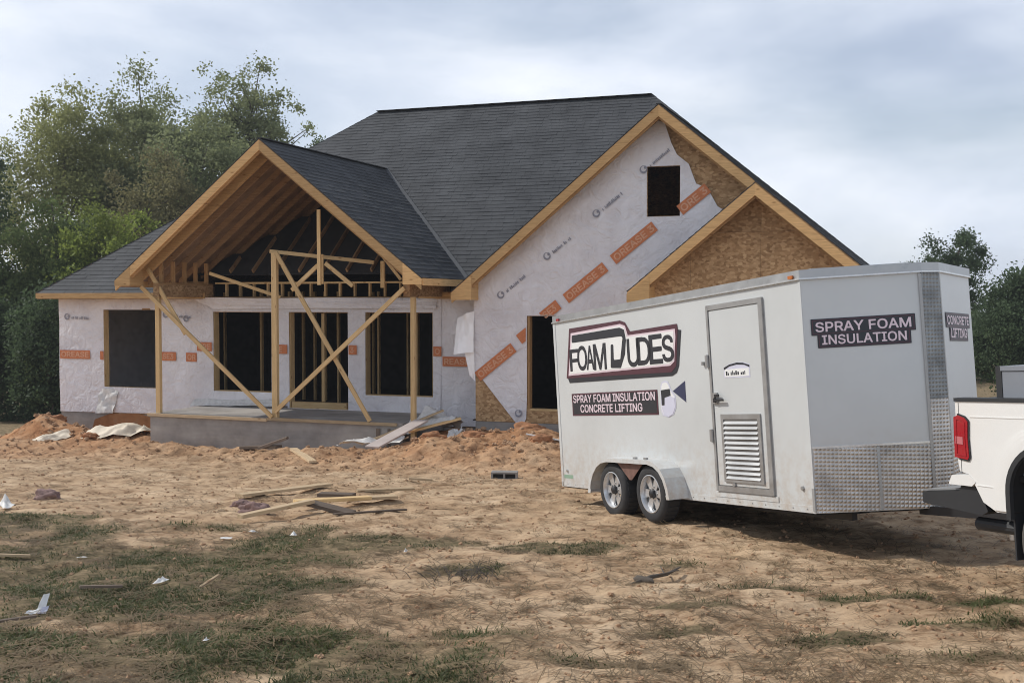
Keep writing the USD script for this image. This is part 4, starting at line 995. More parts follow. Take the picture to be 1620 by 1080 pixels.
# wheels and fender
WR, WZ = 0.312, 0.055
def wheel(x, ysign, parent):
    y0 = -0.205 if ysign < 0 else TW + 0.205
    s = 1.0 if ysign < 0 else -1.0
    def put(m):
        if s < 0:
            m.apply_scale((1, -1, 1)); m.invert()
        m.apply_translation((x, y0, WZ)); return m
    w = part(parent, 'wheel', put(lathe([(0.10, 0.085), (0.19, 0.085), (0.195, 0.03), (0.200, 0.008), (0.205, 0.002)], 28)), m_rim, smooth=35)
    tp = [(0.200, 0.012), (0.215, 0.0), (0.255, -0.004), (0.285, 0.006), (0.302, 0.022), (0.310, 0.045), (0.312, 0.09), (0.312, 0.125), (0.309, 0.17), (0.29, 0.195), (0.25, 0.20), (0.2, 0.19)]
    part(w, 'tyre', put(lathe(tp, 40)), m_rubber, smooth=30)
    tr = [bx(-0.016, 0.016, 0.035, 0.175, 0.309, 0.316).apply_transform(trimesh.transformations.rotation_matrix(k * 2 * math.pi / 34, (0, 1, 0))) for k in range(34)]
    part(w, 'tread', put(cat(tr)), m_rubber)
    sp = []
    for k in range(6):
        a = k * math.pi / 3
        p = Polygon([(0.05, -0.032), (0.186, -0.052), (0.186, 0.052), (0.05, 0.032)])
        m = prism(p, (0, 0.05, 0), (1, 0, 0), (0, 0, 1), 0.012)
        m.apply_transform(trimesh.transformations.rotation_matrix(a, (0, 1, 0))); sp.append(m)
    part(w, 'spoke_disc', put(cat(sp)), m_rim)
    part(w, 'rim_lip', put(lathe([(0.176, 0.05), (0.184, 0.02), (0.196, -0.002), (0.205, 0.0), (0.203, 0.012)], 36)), m_rim, smooth=40)
    part(w, 'hub', put(lathe([(0.001, 0.0), (0.03, 0.002), (0.045, 0.012), (0.05, 0.05)], 18)), m_black, smooth=35)
    nb = [lathe([(0.001, 0.03), (0.009, 0.03), (0.009, 0.045)], 8).apply_translation((0.078 * math.cos(a), 0, 0.078 * math.sin(a))) for a in np.arange(5) * 2 * math.pi / 5]
    part(w, 'wheel_nuts', put(cat(nb)), m_frame)
for x in (-3.235, -2.42):
    wheel(x, -1, trailer); wheel(x, 1, trailer)
    part(trailer, 'axle', tube([(x, 0.0, WZ - 0.03), (x, TW, WZ - 0.03)], 0.04, 10), m_black)
arch = [(-3.74, 0.00), (-3.70, 0.14), (-3.63, 0.25), (-3.53, 0.34), (-3.41, 0.395), (-3.27, 0.415), (-2.38, 0.415), (-2.25, 0.39), (-2.14, 0.33), (-2.06, 0.24), (-2.01, 0.13), (-1.985, 0.02)]
ap = Polygon(arch)
def hollow(w):
    q = ap.buffer(-w)
    return ap.difference(shapely.union_all([affinity.translate(q, 0, -k * 0.05) for k in range(12)]))
ringp, lip = hollow(0.018), hollow(0.045)
part(trailer, 'wheel_well', side_prism(ap.buffer(-0.02), -0.0005, 0.003), m_void)  # flat black panel on the white side, arch shade put in as colour
for sgn in (0, 1):
    def mir(m):
        if sgn:
            m.apply_scale((1, -1, 1)); m.invert(); m.apply_translation((0, TW, 0))
        return m
    fd = part(trailer, 'fender', mir(side_prism(ringp, -0.001, 0.24)), m_twhite)
    part(fd, 'fender_lip', mir(side_prism(lip, -0.2405, 0.006)), m_twhite)
    part(trailer, 'fender_filler', mir(side_prism(Polygon([(-3.14, 0.395), (-2.52, 0.395), (-2.80, 0.185), (-2.85, 0.185)]), -0.19, 0.006)), m_rust)
    for x in (-2.72, -2.5):
        part(fd, 'fender_light', mir(bx(x - 0.025, x + 0.025, -0.20, -0.17, 0.416, 0.436)), m_frame)
part(trailer, 'side_skirt', bx(-TL + 0.02, -0.03, TW + 0.0005, TW + 0.006, 0.003, 0.06), m_twhite)

# ---------------------------------------------------------------- the pickup truck
m_truck = glossy('white_car_paint', (0.76, 0.755, 0.73), 0.25, var=0.02, coat=0.6, dirt=0.15)
m_glass = look('dark_glass', {'p': ('principled_bsdf', {'base_color': (0.015, 0.018, 0.02), 'roughness': 0.05, 'specular_ior_level': 0.6})})
m_chrome = glossy('chrome', (0.75, 0.75, 0.76), 0.12, metal=1.0, var=0.03)
m_trim = plain('black_trim', (0.020, 0.021, 0.023), 0.6, var=0.15)
m_step = plain('grey_step_pad', (0.20, 0.20, 0.20), 0.7, var=0.2)
m_box = plain('grey_box_paint', (0.20, 0.215, 0.24), 0.5, var=0.08)
KY = math.radians(-66.0)
KR = euler(KY, -math.atan(SL * 0.913) - 0.008, 0.024)
KH = 1.40
KT = np.array([3.284, 8.42, 0.866]) - KR @ np.array([0, 0, KH])
truck = thing('pickup_truck', 'white pickup truck with red tail light, towing the trailer', 'truck', matrix=placed(KR, KT))
KW, BL = 1.98, 2.0
_a = Polygon([(0.47, -0.3), (0.47, 1.08), (1.455, 1.08), (1.455, -0.3)])
arch_k = _a.buffer(-0.33).buffer(0.33, quad_segs=10)
bedp = Polygon([(0.0, 1.385), (BL, 1.385), (BL, 0.58), (1.6, 0.58), (0.34, 0.60), (0.22, 0.66), (0.15, 0.78), (0.10, 0.855), (0.015, 0.87), (0.0, 0.95)]).difference(arch_k).difference(sbox(0.478, 0.3, 1.447, 0.72))
def kside(poly, y, t, far=False):
    m = side_prism(poly, y, t)
    if far:
        m.apply_scale((1, -1, 1)); m.invert(); m.apply_translation((0, KW, 0))
    return m
for far in (False, True):
    bs = part(truck, 'bed_side', kside(bedp.buffer(-0.008).buffer(0.008), 0.014, 0.014, far), m_truck)
    part(truck, 'bed_inner', kside(bedp.buffer(-0.03), 0.075, 0.055, far), m_trim)
    for q_, (w_, o_) in enumerate(((0.165, 0.001), (0.145, 0.008), (0.12, 0.014), (0.09, 0.018))):
        flare = arch_k.buffer(w_, quad_segs=8).intersection(sbox(0.0, 0.615, BL, 2)).difference(arch_k.buffer(0.001)).difference(sbox(0.478, 0.3, 1.447, 0.72))
        part(bs, 'wheel_flare', kside(flare, 0.0, o_, far), m_truck, smooth=False)
    part(bs, 'body_crease', kside(sbox(0.135, 1.272, BL, 1.279), 0.0005, 0.004, far), m_truck)
    part(bs, 'lower_crease', kside(Polygon([(0.17, 0.775), (0.47, 0.77), (0.47, 0.777), (0.165, 0.782)]), 0.0005, 0.004, far), m_truck)
    part(bs, 'arch_trim', kside(arch_k.buffer(0.026, quad_segs=8).difference(arch_k.buffer(-0.012)).intersection(sbox(0, 0.56, BL, 2)), 0.012, 0.036, far), m_trim)
    part(bs, 'rail_cap', bx(-0.005, BL, -0.008, 0.09, 1.386, 1.412) if not far else bx(-0.005, BL, KW - 0.09, KW + 0.008, 1.386, 1.412), m_trim)
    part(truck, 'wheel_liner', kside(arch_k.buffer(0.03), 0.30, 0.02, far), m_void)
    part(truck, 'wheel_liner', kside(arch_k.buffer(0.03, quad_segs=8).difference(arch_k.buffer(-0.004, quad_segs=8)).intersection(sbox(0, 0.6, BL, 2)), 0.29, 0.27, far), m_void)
    part(truck, 'mud_flap', bx(0.455, 0.468, 0.03, 0.13, 0.27, 0.72) if not far else bx(0.455, 0.468, KW - 0.13, KW - 0.03, 0.27, 0.72), m_trim)
    tl = Polygon([(-0.018, 0.975), (0.105, 0.96), (0.118, 0.98), (0.112, 1.12), (0.120, 1.24), (0.09, 1.268), (0.03, 1.285), (-0.012, 1.27)])
    t_ = part(truck, 'tail_light', kside(tl, 0.05, 0.062, far), m_red)
    part(t_, 'reverse_lamp', kside(Polygon([(0.0, 1.075), (0.07, 1.07), (0.07, 1.125), (0.0, 1.13)]), -0.0125, 0.003, far), plain('lens_pink_%d' % far, (0.50, 0.16, 0.17), 0.15))
    part(t_, 'lens_rib', kside(tl.buffer(-0.022).difference(tl.buffer(-0.030)), -0.0125, 0.003, far), m_red)
    part(t_, 'light_surround', kside(tl.buffer(0.012).difference(tl.buffer(-0.001)).intersection(sbox(0.02, 0.9, 0.2, 1.3)), 0.03, 0.038, far), m_trim)
part(truck, 'bed_floor', bx(0.05, BL, 0.07, KW - 0.07, 0.82, 0.86), m_trim)
part(truck, 'tailgate', bx(0.0, 0.055, 0.125, KW - 0.125, 0.84, 1.38), m_truck)
part(truck, 'bed_cover', bx(0.06, 0.36, 0.092, KW - 0.092, 1.386, 1.40), m_trim)
bp = Polygon([(-0.40, 0.60), (-0.40, 0.685), (-0.02, 0.725), (0.03, 0.84), (0.13, 0.82), (0.24, 0.59), (0.18, 0.56)])
bp = Polygon(bp).buffer(-0.015).buffer(0.015, quad_segs=4) if not hasattr(bp, 'buffer') else bp.buffer(-0.015).buffer(0.015, quad_segs=4)
bm = part(truck, 'rear_bumper', prism(bp, (0, KW - 0.02, 0), (1, 0, 0), (0, 0, 1), KW - 0.04), m_trim)
part(bm, 'step_pad', beam((-0.405, KW / 2, 0.694), (-0.03, KW / 2, 0.733), KW - 0.06, 0.012, (0, 1, 0)), m_step)
part(bm, 'bumper_cap', prism(Polygon([(-0.09, 0.775), (-0.06, 0.83), (0.10, 0.845), (0.15, 0.80), (0.12, 0.775)]).buffer(0.008), (0, KW + 0.004, 0), (1, 0, 0), (0, 0, 1), KW + 0.008), m_truck)
part(truck, 'gap_seam', bx(0.03, 0.034, -0.0015, 0.02, 0.86, 1.38), m_trim)
part(bm, 'hitch_receiver', bx(-0.55, 0.3, KW / 2 - 0.04, KW / 2 + 0.04, 0.44, 0.52), m_black)
part(truck, 'exhaust_pipe', tube([(0.02, 0.16, 0.47), (0.55, 0.16, 0.47), (0.9, 0.4, 0.5)], 0.05, 14), m_trim)
part(truck, 'chassis', bx(0.1, 5.3, 0.45, 0.57, 0.45, 0.62), m_black)
part(truck, 'chassis', bx(0.1, 5.3, KW - 0.57, KW - 0.45, 0.45, 0.62), m_black)
m_dusty = plain('dusty_tyre', (0.075, 0.068, 0.06), 0.9, var=0.3, scale=14, bump=0.3, bscale=60)
def kwheel(x, far):
    s = -1.0 if far else 1.0
    def put(m):
        if far:
            m.apply_scale((1, -1, 1)); m.invert()
        m.apply_translation((x, KW - 0.015 if far else 0.015, 0.405)); return m
    w = part(truck, 'wheel', put(lathe([(0.09, 0.10), (0.265, 0.10), (0.278, 0.03), (0.292, 0.0)], 36)), m_rim, smooth=35)
    part(w, 'tyre', put(lathe([(0.285, 0.012), (0.295, -0.004), (0.32, -0.012), (0.37, 0.004), (0.395, 0.03), (0.405, 0.07), (0.405, 0.2), (0.39, 0.24), (0.33, 0.26), (0.285, 0.25)], 44)), m_dusty, smooth=30)
    sp = [prism(Polygon([(0.05, -0.03), (0.278, -0.055), (0.278, 0.055), (0.05, 0.03)]), (0, 0.04, 0), (1, 0, 0), (0, 0, 1), 0.02).apply_transform(trimesh.transformations.rotation_matrix(k * math.pi / 3, (0, 1, 0))) for k in range(6)]
    part(w, 'spoke', put(cat(sp)), m_chrome)
    part(w, 'hub', put(lathe([(0.001, 0.0), (0.04, 0.005), (0.07, 0.04)], 18)), m_chrome, smooth=35)
for x in (0.90, 4.55):
    for far in (False, True):
        kwheel(x, far)
# cab and bonnet, outside the frame of the photograph
cabp = Polygon([(BL + 0.03, 0.5), (BL + 0.03, 1.40), (BL + 0.16, 1.92), (2.9, 1.97), (3.4, 1.93), (4.0, 1.42), (5.35, 1.30), (5.5, 1.0), (5.5, 0.55), (5.05, 0.5), (5.0, 0.8), (4.8, 0.95), (4.3, 0.95), (4.1, 0.8), (4.05, 0.5)])
part(truck, 'cab', prism(cabp, (0, KW - 0.02, 0), (1, 0, 0), (0, 0, 1), KW - 0.04), m_truck)
for far in (False, True):
    part(truck, 'side_window', kside(Polygon([(BL + 0.22, 1.42), (BL + 0.28, 1.84), (2.75, 1.87), (2.78, 1.42)]), 0.021, 0.004, far), m_glass)
    part(truck, 'side_window', kside(Polygon([(2.85, 1.42), (2.82, 1.87), (3.32, 1.84), (3.75, 1.42)]), 0.021, 0.004, far), m_glass)
part(truck, 'rear_window', beam((BL + 0.055, KW / 2, 1.45), (BL + 0.155, KW / 2, 1.86), 1.3, 0.01, (0, 1, 0)), m_glass)
part(truck, 'windscreen', beam((3.98, KW / 2, 1.46), (3.45, KW / 2, 1.89), 1.5, 0.01, (0, 1, 0)), m_glass)
part(truck, 'front_bumper', bx(5.42, 5.62, 0.02, KW - 0.02, 0.45, 0.7), m_chrome)
tb = thing('tool_box', 'grey metal box standing in the bed of the pickup', 'tool box', matrix=placed(KR, KT + KR @ np.array([0.36, 0.10, 0.862])))
part(tb, 'box_body', bx(0.0, 0.72, 0.0, 1.35, 0.0, 0.74), m_box)
part(tb, 'lid', bx(-0.008, 0.728, -0.008, 1.358, 0.742, 0.775), m_box)
part(tb, 'end_panel', bx(-0.055, -0.002, -0.004, 1.354, 0.0, 0.775), m_trim)

# ---------------------------------------------------------------- trees
def leafy(name, cols, trans=0.5):
    return look(name, {
        'g': ('geometry', {}),
        'r': ('rgb_ramp', {'ramp': [(i / (len(cols) - 1), c) for i, c in enumerate(cols)]}),
        'n': ('noise_texture', {'scale': 0.55, 'detail': 3.0}),
        'mr': ('map_range', {'from_min': 0.3, 'from_max': 0.7, 'to_min': 0.7, 'to_max': 1.3}),
        'h': ('hsv', {}),
        'p': ('principled_bsdf', {'roughness': 0.6, 'specular_ior_level': 0.25}),
        't': ('translucent_bsdf', {}),
        'm': ('mix_closure', {'fac': trans})},
        [('g.random_per_island', 'r.fac'), ('g.position', 'n.vector'), ('n.fac', 'mr.value'), ('mr.result', 'h.value'), ('r.color', 'h.color'),
         ('h.color', 'p.base_color'), ('h.color', 't.color'), ('p.BSDF', 'm.closure1'), ('t.BSDF', 'm.closure2')], surface='m.closure')
lf_dark = leafy('dark_leaves', [(0.076, 0.111, 0.053), (0.139, 0.187, 0.088), (0.215, 0.263, 0.125)])
lf_mid = leafy('green_leaves', [(0.146, 0.191, 0.066), (0.278, 0.332, 0.116), (0.440, 0.474, 0.183)])
lf_pale = leafy('pale_leaves', [(0.264, 0.278, 0.112), (0.482, 0.473, 0.205), (0.660, 0.616, 0.293)])
lf_yell = leafy('yellow_green_leaves', [(0.210, 0.257, 0.058), (0.393, 0.433, 0.101), (0.590, 0.569, 0.159)])
lf_brown = leafy('brownish_leaves', [(0.176, 0.163, 0.078), (0.338, 0.290, 0.149), (0.528, 0.382, 0.199)])
lf_grey = leafy('grey_green_leaves', [(0.208, 0.233, 0.113), (0.374, 0.393, 0.200), (0.548, 0.544, 0.293)])
m_bark = plain('bark', (0.085, 0.070, 0.055), 0.9, var=0.35, scale=5, bump=0.6, bscale=12)

def leaves(pts, size, r):
    n = len(pts)
    nr = r.normal(size=(n, 3)); nr[:, 2] = np.abs(nr[:, 2]) * 0.8 + 0.15; nr /= np.linalg.norm(nr, axis=1, keepdims=True)
    t = np.cross(nr, r.normal(size=(n, 3))); t /= np.linalg.norm(t, axis=1, keepdims=True); b = np.cross(nr, t)
    L = (size * r.uniform(0.6, 1.35, n))[:, None]
    v = np.stack([pts - t * L * 0.5, pts - b * L * 0.30 + nr * L * 0.08, pts + t * L * 0.5, pts + b * L * 0.30 + nr * L * 0.08], 1).reshape(-1, 3)
    k = np.arange(n)[:, None] * 4
    f = np.vstack([k + np.array([[0, 1, 2]]), k + np.array([[0, 2, 3]])])
    return trimesh.Trimesh(v, f, process=False)

def tree(name, label, x, y, top, rx, bottom, mat, seed, n=9000, leaf=0.20, clump=0.75, nclump=70, holes=0.35, group=None, trunk_r=0.16, limbs=7, lean=0.0, shell=0.55, cat_='tree'):
    """A tapered trunk with limbs that end in the leaf clumps of an uneven crown; top is the height of the crown's tip, bottom of its skirt."""
    r = np.random.default_rng(seed)
    z0 = gz(x, y) - 0.1
    t = thing(name, label, cat_, (x, y, z0), group=group)
    H = top - z0
    cz, rz = (top + bottom) / 2 - z0, (top - bottom) / 2
    cs = []
    tries = 0
    while len(cs) < nclump and tries < 6000:
        tries += 1
        d = r.normal(size=3); d /= np.linalg.norm(d)
        q = d * (r.uniform(shell, 1.0) if r.random() < 0.75 else r.uniform(0.1, 0.8))
        taper = 1.0 - 0.18 * max(q[2], 0)
        p = np.array([q[0] * rx * taper + lean * (q[2] + 1), q[1] * rx * 0.9 * taper, cz + q[2] * rz])
        if meshkit.fbm(np.array([[p[0] * 0.55 + seed, p[1] * 0.55, p[2] * 0.55]]), 3, seed)[0] < holes + 0.08 * r.random():
            continue
        cs.append(p)
    cs = np.array(cs)
    per = max(10, int(1.75 * n) // len(cs))
    P = []
    for c in cs:
        m = int(per * r.uniform(0.5, 1.5)); R = clump * r.uniform(0.6, 1.3)
        q = r.normal(size=(m, 3)) * np.array([0.50, 0.50, 0.34]) * R
        q[:, 2] -= 0.25 * (q[:, 0] ** 2 + q[:, 1] ** 2) / R
        P.append(c + q)
    part(t, 'crown', leaves(np.vstack(P), leaf * 0.72, r), mat)
    hgt = cz + 0.25 * rz
    zs = np.linspace(0, hgt, 7)
    wob = np.cumsum(r.normal(0, 0.10, (7, 2)), axis=0); wob[0] = 0
    tp = np.stack([wob[:, 0] + lean * zs / H, wob[:, 1], zs], 1)
    part(t, 'trunk', tube(tp, np.linspace(trunk_r, trunk_r * 0.35, 7), 8), m_bark, smooth=True)
    order = r.permutation(len(cs))[:limbs]
    for k in order:
        c = cs[k]
        s = np.clip((c[2] - 0.9 * abs(c[0]) - 0.4) / hgt, 0.25, 0.95)
        i = s * 6; i0 = int(min(i, 5)); a = tp[i0] * (1 - (i - i0)) + tp[i0 + 1] * (i - i0)
        mid = (a + c) / 2 + r.normal(0, 0.15, 3) + np.array([0, 0, 0.1])
        part(t, 'limb', tube([a, mid, c], [trunk_r * 0.42, trunk_r * 0.28, trunk_r * 0.10], 6), m_bark, smooth=True)
    return t

tree('tall_tree', 'tall pale yellow-green tree at the left end of the row', -19.9, 50, 11.3, 3.2, -1.0, lf_pale, 11, 26000, 0.21, 0.85, 175, 0.12)
tree('tall_tree', 'tall full green tree beside the pale yellow-green one', -16.6, 52, 12.1, 3.3, 0.0, lf_grey, 12, 25000, 0.21, 0.85, 170, 0.14)
tree('tall_tree', 'open tree with sparse leaves and bare branches behind the porch gable', -12.7, 55, 13.5, 3.6, 6.0, lf_grey, 13, 6500, 0.22, 0.55, 120, 0.33, trunk_r=0.13, limbs=40, shell=0.25)
tree('tall_tree', 'grey-green tree reaching over the left slope of the porch roof', -13.4, 49, 9.9, 3.3, 0.5, lf_grey, 14, 21000, 0.21, 0.8, 145, 0.16)
tree('tall_tree', 'pale leafy tree filling the gap between the two tallest trees', -18.1, 54, 11.0, 2.6, 2.0, lf_pale, 31, 16000, 0.21, 0.8, 120, 0.14)
tree('tall_tree', 'leafy tree close behind the sparse one above the porch rake', -14.6, 57, 11.2, 2.8, 3.0, lf_mid, 32, 15000, 0.21, 0.8, 115, 0.16)
tree('vine_tree', 'brownish vine-hung tree above the left end of the roof', -14.3, 45.5, 8.0, 2.3, 0.0, lf_brown, 15, 11000, 0.18, 0.65, 95, 0.30)
tree('bushy_tree', 'bright yellow-green bushy tree just over the left eave', -14.5, 42, 5.6, 2.4, -1.5, lf_yell, 16, 15000, 0.19, 0.7, 120, 0.24)
tree('bushy_tree', 'mid green bushy tree left of the house and behind the eave', -17.2, 43, 6.0, 2.6, -1.8, lf_mid, 17, 17000, 0.19, 0.75, 125, 0.22)
tree('dark_tree', 'dark evergreen tree cut by the left edge of the picture', -20.3, 43, 8.0, 1.9, -2.4, lf_dark, 18, 15000, 0.18, 0.65, 125, 0.24)
tree('low_shrub', 'dark leafy shrub at the left edge under the trees', -17.8, 39, 2.3, 2.0, -2.7, lf_dark, 19, 12000, 0.17, 0.6, 100, 0.24, trunk_r=0.07, cat_='shrub')
tree('low_shrub', 'dark shrub close against the left corner of the house', -15.0, 37.5, 2.4, 1.7, -2.6, lf_dark, 20, 12000, 0.17, 0.6, 95, 0.22, trunk_r=0.07, cat_='shrub')
tree('low_shrub', 'green sapling shrub with pale leaves left of the house wall', -15.2, 37.0, 0.3, 0.6, -1.6, lf_mid, 21, 900, 0.15, 0.38, 22, 0.4, trunk_r=0.04, cat_='shrub')
tree('low_shrub', 'low yellow-green shrub under the pale tree at the left', -19.3, 40, 2.8, 1.6, -2.3, lf_mid, 22, 10000, 0.17, 0.6, 85, 0.26, trunk_r=0.07, cat_='shrub')
tree('ridge_tree', 'small dark treetop just left of the main roof ridge', -10.4, 60, 11.0, 0.75, 7.0, lf_dark, 23, 1800, 0.2, 0.45, 26, 0.3)
tree('ridge_tree', 'small low treetop showing over the porch roof ridge', -11.9, 60, 9.9, 0.9, 6.5, lf_grey, 24, 1800, 0.2, 0.45, 26, 0.3)
tree('round_tree', 'tall round-headed tree rising above the trailer nose', 23.0, 60, 5.5, 1.9, 0.8, lf_dark, 25, 9500, 0.22, 0.6, 60, 0.34)
tree('round_tree', 'dense dark tree behind the pickup at the right edge', 22.1, 50, 3.3, 2.3, -2.6, lf_dark, 26, 17000, 0.2, 0.75, 120, 0.24)
tree('round_tree', 'dark tree cut by the right edge of the picture', 24.6, 52, 2.9, 2.2, -2.6, lf_mid, 27, 12000, 0.2, 0.7, 95, 0.26)
tree('round_tree', 'low dark tree between the trailer and the dense tree', 20.2, 55, 1.9, 1.6, -2.4, lf_dark, 28, 9000, 0.2, 0.7, 75, 0.26)
# a far belt of wood that closes the view behind the house
r_ = np.random.default_rng(77)
wx = r_.uniform(-75, 75, 26000); wy = 78 + r_.normal(0, 3.0, 26000)
wt = 4.2 + 2.4 * meshkit.fbm(np.stack([wx * 0.16, 0 * wx, 0 * wx], 1), 3, 4)
wz = -4.0 + wt * r_.random(26000) ** 0.75
wm = leaves(np.stack([wx, wy, wz], 1), 0.75, r_)
part(None, 'woodland', wm, lf_dark, kind='stuff', label='dark far belt of woodland low behind the house', cat='woodland')

# ---------------------------------------------------------------- grass, straw and clods
m_grass = leafy('dull_grass', [(0.085, 0.095, 0.036), (0.150, 0.155, 0.064), (0.22, 0.195, 0.095), (0.40, 0.31, 0.17)], 0.35)
m_straw = leafy('dry_straw', [(0.17, 0.12, 0.065), (0.30, 0.22, 0.125), (0.44, 0.34, 0.21)], 0.15)
m_clod = plain('clod_soil', (0.36, 0.225, 0.13), 0.95, var=0.4, scale=8, bump=0.5, bscale=40)
def tuft(seed, n, h, spread, w=0.0045):
    r = np.random.default_rng(seed)
    V, F = [], []
    for k in range(n):
        a = r.uniform(0, 2 * np.pi); o = np.array([r.normal(0, spread), r.normal(0, spread), -0.01])
        dr = np.array([math.cos(a), math.sin(a), 0]); sd = np.array([-dr[1], dr[0], 0]) * w * r.uniform(0.7, 1.4)
        hh = h * r.uniform(0.45, 1.2); bend = r.uniform(0.5, 2.2) * hh
        p = [o, o + dr * bend * 0.3 + np.array([0, 0, hh * 0.6]), o + dr * bend + np.array([0, 0, hh * 0.95])]
        b = len(V)
        V += [p[0] - sd, p[0] + sd, p[1] - sd * 0.8, p[1] + sd * 0.8, p[2]]
        F += [(b, b + 1, b + 3), (b, b + 3, b + 2), (b + 2, b + 3, b + 4)]
    return trimesh.Trimesh(np.array(V), np.array(F), process=False)
def clod(seed):
    r = np.random.default_rng(seed)
    m = trimesh.creation.icosphere(1, 1.0)
    v = np.array(m.vertices); v *= (0.45 + 1.1 * meshkit.noise(v * 2.3 + seed * 3.3, seed))[:, None]
    return trimesh.Trimesh(v * np.array([1.0, 0.8, 0.6]), m.faces, process=False)
def scatter(name, label, catg, protos, mat, pos, scale, seed):
    r = np.random.default_rng(seed)
    pi = UsdGeom.PointInstancer.Define(stage, '/World/' + name)
    say(pi.GetPrim(), label, catg, kind='stuff')
    for k, m in enumerate(protos):
        p = usdkit.mesh(stage, '/World/%s/tuft_%03d' % (name, k), m, mat)
        pi.CreatePrototypesRel().AddTarget(p.GetPath())
    n = len(pos)
    pi.CreateProtoIndicesAttr(Vt.IntArray.FromNumpy(r.integers(0, len(protos), n).astype(np.int32)))
    pi.CreatePositionsAttr(Vt.Vec3fArray.FromNumpy(pos.astype(np.float32)))
    an = r.uniform(0, 2 * np.pi, n)
    pi.CreateOrientationsAttr(Vt.QuathArray([Gf.Quath(float(math.cos(a / 2)), 0.0, 0.0, float(math.sin(a / 2))) for a in an]))
    pi.CreateScalesAttr(Vt.Vec3fArray.FromNumpy(np.repeat(scale[:, None], 3, 1).astype(np.float32)))
    return pi
def spread(n, seed, ymin, ymax, power=1.0):
    """Points over the yard in front of the house, thinner with distance from the road side."""
    r = np.random.default_rng(seed)
    t = r.random(n)
    y = ymin * (ymax / ymin) ** (t ** power)
    x = r.uniform(-0.62, 0.62, n) * (y + 1.0)
    return x, y, r
x, y, r = spread(90000, 31, 5.2, 21.0)
g, rd = masks(x, y)
keep = r.random(len(x)) < np.clip((g - 0.22) * 1.35, 0.0, 1) * 0.55 * (0.12 + 0.95 * smooth01((meshkit.fbm(np.stack([x * 3.0, y * 2.2, 0 * x], -1), 3, 51) - 0.42) / 0.22))
x, y, g = x[keep], y[keep], g[keep]
scatter('grass', 'worn dull green grass in ragged patches over the sandy yard', 'grass', [tuft(k, 24, 0.018 + 0.004 * k, 0.055, 0.0026 + 0.0004 * k) for k in range(5)], m_grass,
        np.stack([x, y, ground_z(x, y)], 1), r.uniform(0.45, 1.25, len(x)) * (0.6 + 0.5 * g), 1)
x, y, r = spread(60000, 33, 5.2, 22.0)
g, rd = masks(x, y)
keep = r.random(len(x)) < np.clip(0.22 + 0.9 * g * (1 - g) * 2.0, 0, 1) * (1 - rd) * (meshkit.fbm(np.stack([x * 0.9, y * 0.9, 0 * x], -1), 3, 41) * 1.5 - 0.25)
x, y = x[keep], y[keep]
def straw(seed):
    r = np.random.default_rng(seed); V, F = [], []
    for k in range(7):
        a = r.uniform(0, 2 * np.pi); o = np.array([r.normal(0, 0.05), r.normal(0, 0.05), r.uniform(0.004, 0.018)])
        d = np.array([math.cos(a), math.sin(a), r.normal(0, 0.12)]) * r.uniform(0.03, 0.09); s = np.array([-math.sin(a), math.cos(a), 0]) * 0.0024
        b = len(V); V += [o - d - s, o - d + s, o + d + s, o + d - s]; F += [(b, b + 1, b + 2), (b, b + 2, b + 3)]
    return trimesh.Trimesh(np.array(V), np.array(F), process=False)
scatter('straw_litter', 'dry straw and stalk litter strewn over the sandy yard', 'straw', [straw(k) for k in range(5)], m_straw, np.stack([x, y, ground_z(x, y)], 1), r.uniform(0.6, 1.3, len(x)), 2)
x, y, r = spread(42000, 35, 5.3, 27.0, 0.8)
g, rd = masks(x, y); u, d = house_uv(x, y)
keep = (r.random(len(x)) < (0.20 + 0.70 * rd) * (1 - 0.7 * g)) & (np.min([sd_rect(u, d, q) for q in HOUSE_RECTS], axis=0) > 0.05)
x, y, rd = x[keep], y[keep], rd[keep]
sc = (0.006 + 0.012 * r.random(len(x)) ** 3 + 0.034 * rd * r.random(len(x)) ** 4) * (1 + y / 30)
scatter('soil_clods', 'small crumbs and clods of dug soil on the yard', 'soil', [clod(k) for k in range(5)], m_clod, np.stack([x, y, ground_z(x, y) + sc * 0.25], 1), sc, 3)

# ---------------------------------------------------------------- things lying about the yard
def at_ground(x, y, dz=0.0):
    return (x, y, gz(x, y) + dz)
def board_thing(name, label, ax, ay, bx_, by, w, t, mat, da=0.0, db=0.0, group=None, catg='board', nails=False):
    a = np.array([ax, ay, gz(ax, ay) + t / 2 + da]); b = np.array([bx_, by, gz(bx_, by) + t / 2 + db])
    c = (a + b) / 2
    th = thing(name, label, catg, c, group=group)
    m = beam(a - c, b - c, w, t, np.cross(b - a, (0, 0, 1)))
    part(th, 'plank', m, mat)
    return th
board_thing('lumber_scrap', 'pale board propped along the front of the scrap pile', -2.90, 12.05, -2.27, 12.85, 0.09, 0.04, m_board, 0.05, 0.12)
board_thing('lumber_scrap', 'dark brown board lying right of the pale board in the pile', -2.30, 12.9, -1.80, 12.75, 0.19, 0.04, m_oldlumber, 0.10, 0.02)
board_thing('lumber_scrap', 'yellow board on top of the scrap pile behind the dark board', -2.55, 13.3, -1.75, 13.9, 0.12, 0.04, m_lumber, 0.10, 0.06)
board_thing('lumber_scrap', 'long pale plank lying behind the scrap pile to the left', -3.45, 14.3, -2.55, 15.8, 0.14, 0.035, m_board, 0.02, 0.03)
board_thing('lumber_scrap', 'short tan board at the right end of the scrap pile', -2.0, 13.9, -1.45, 14.15, 0.14, 0.035, m_board, 0.05, 0.03)
board_thing('lumber_scrap', 'thin grey lath at the right foot of the scrap pile', -1.95, 12.4, -1.25, 13.3, 0.05, 0.02, m_oldlumber, 0.02, 0.02)
board_thing('lumber_scrap', 'dark short board lying behind the yellow board', -2.45, 14.4, -2.0, 14.3, 0.16, 0.04, m_oldlumber, 0.04, 0.05)
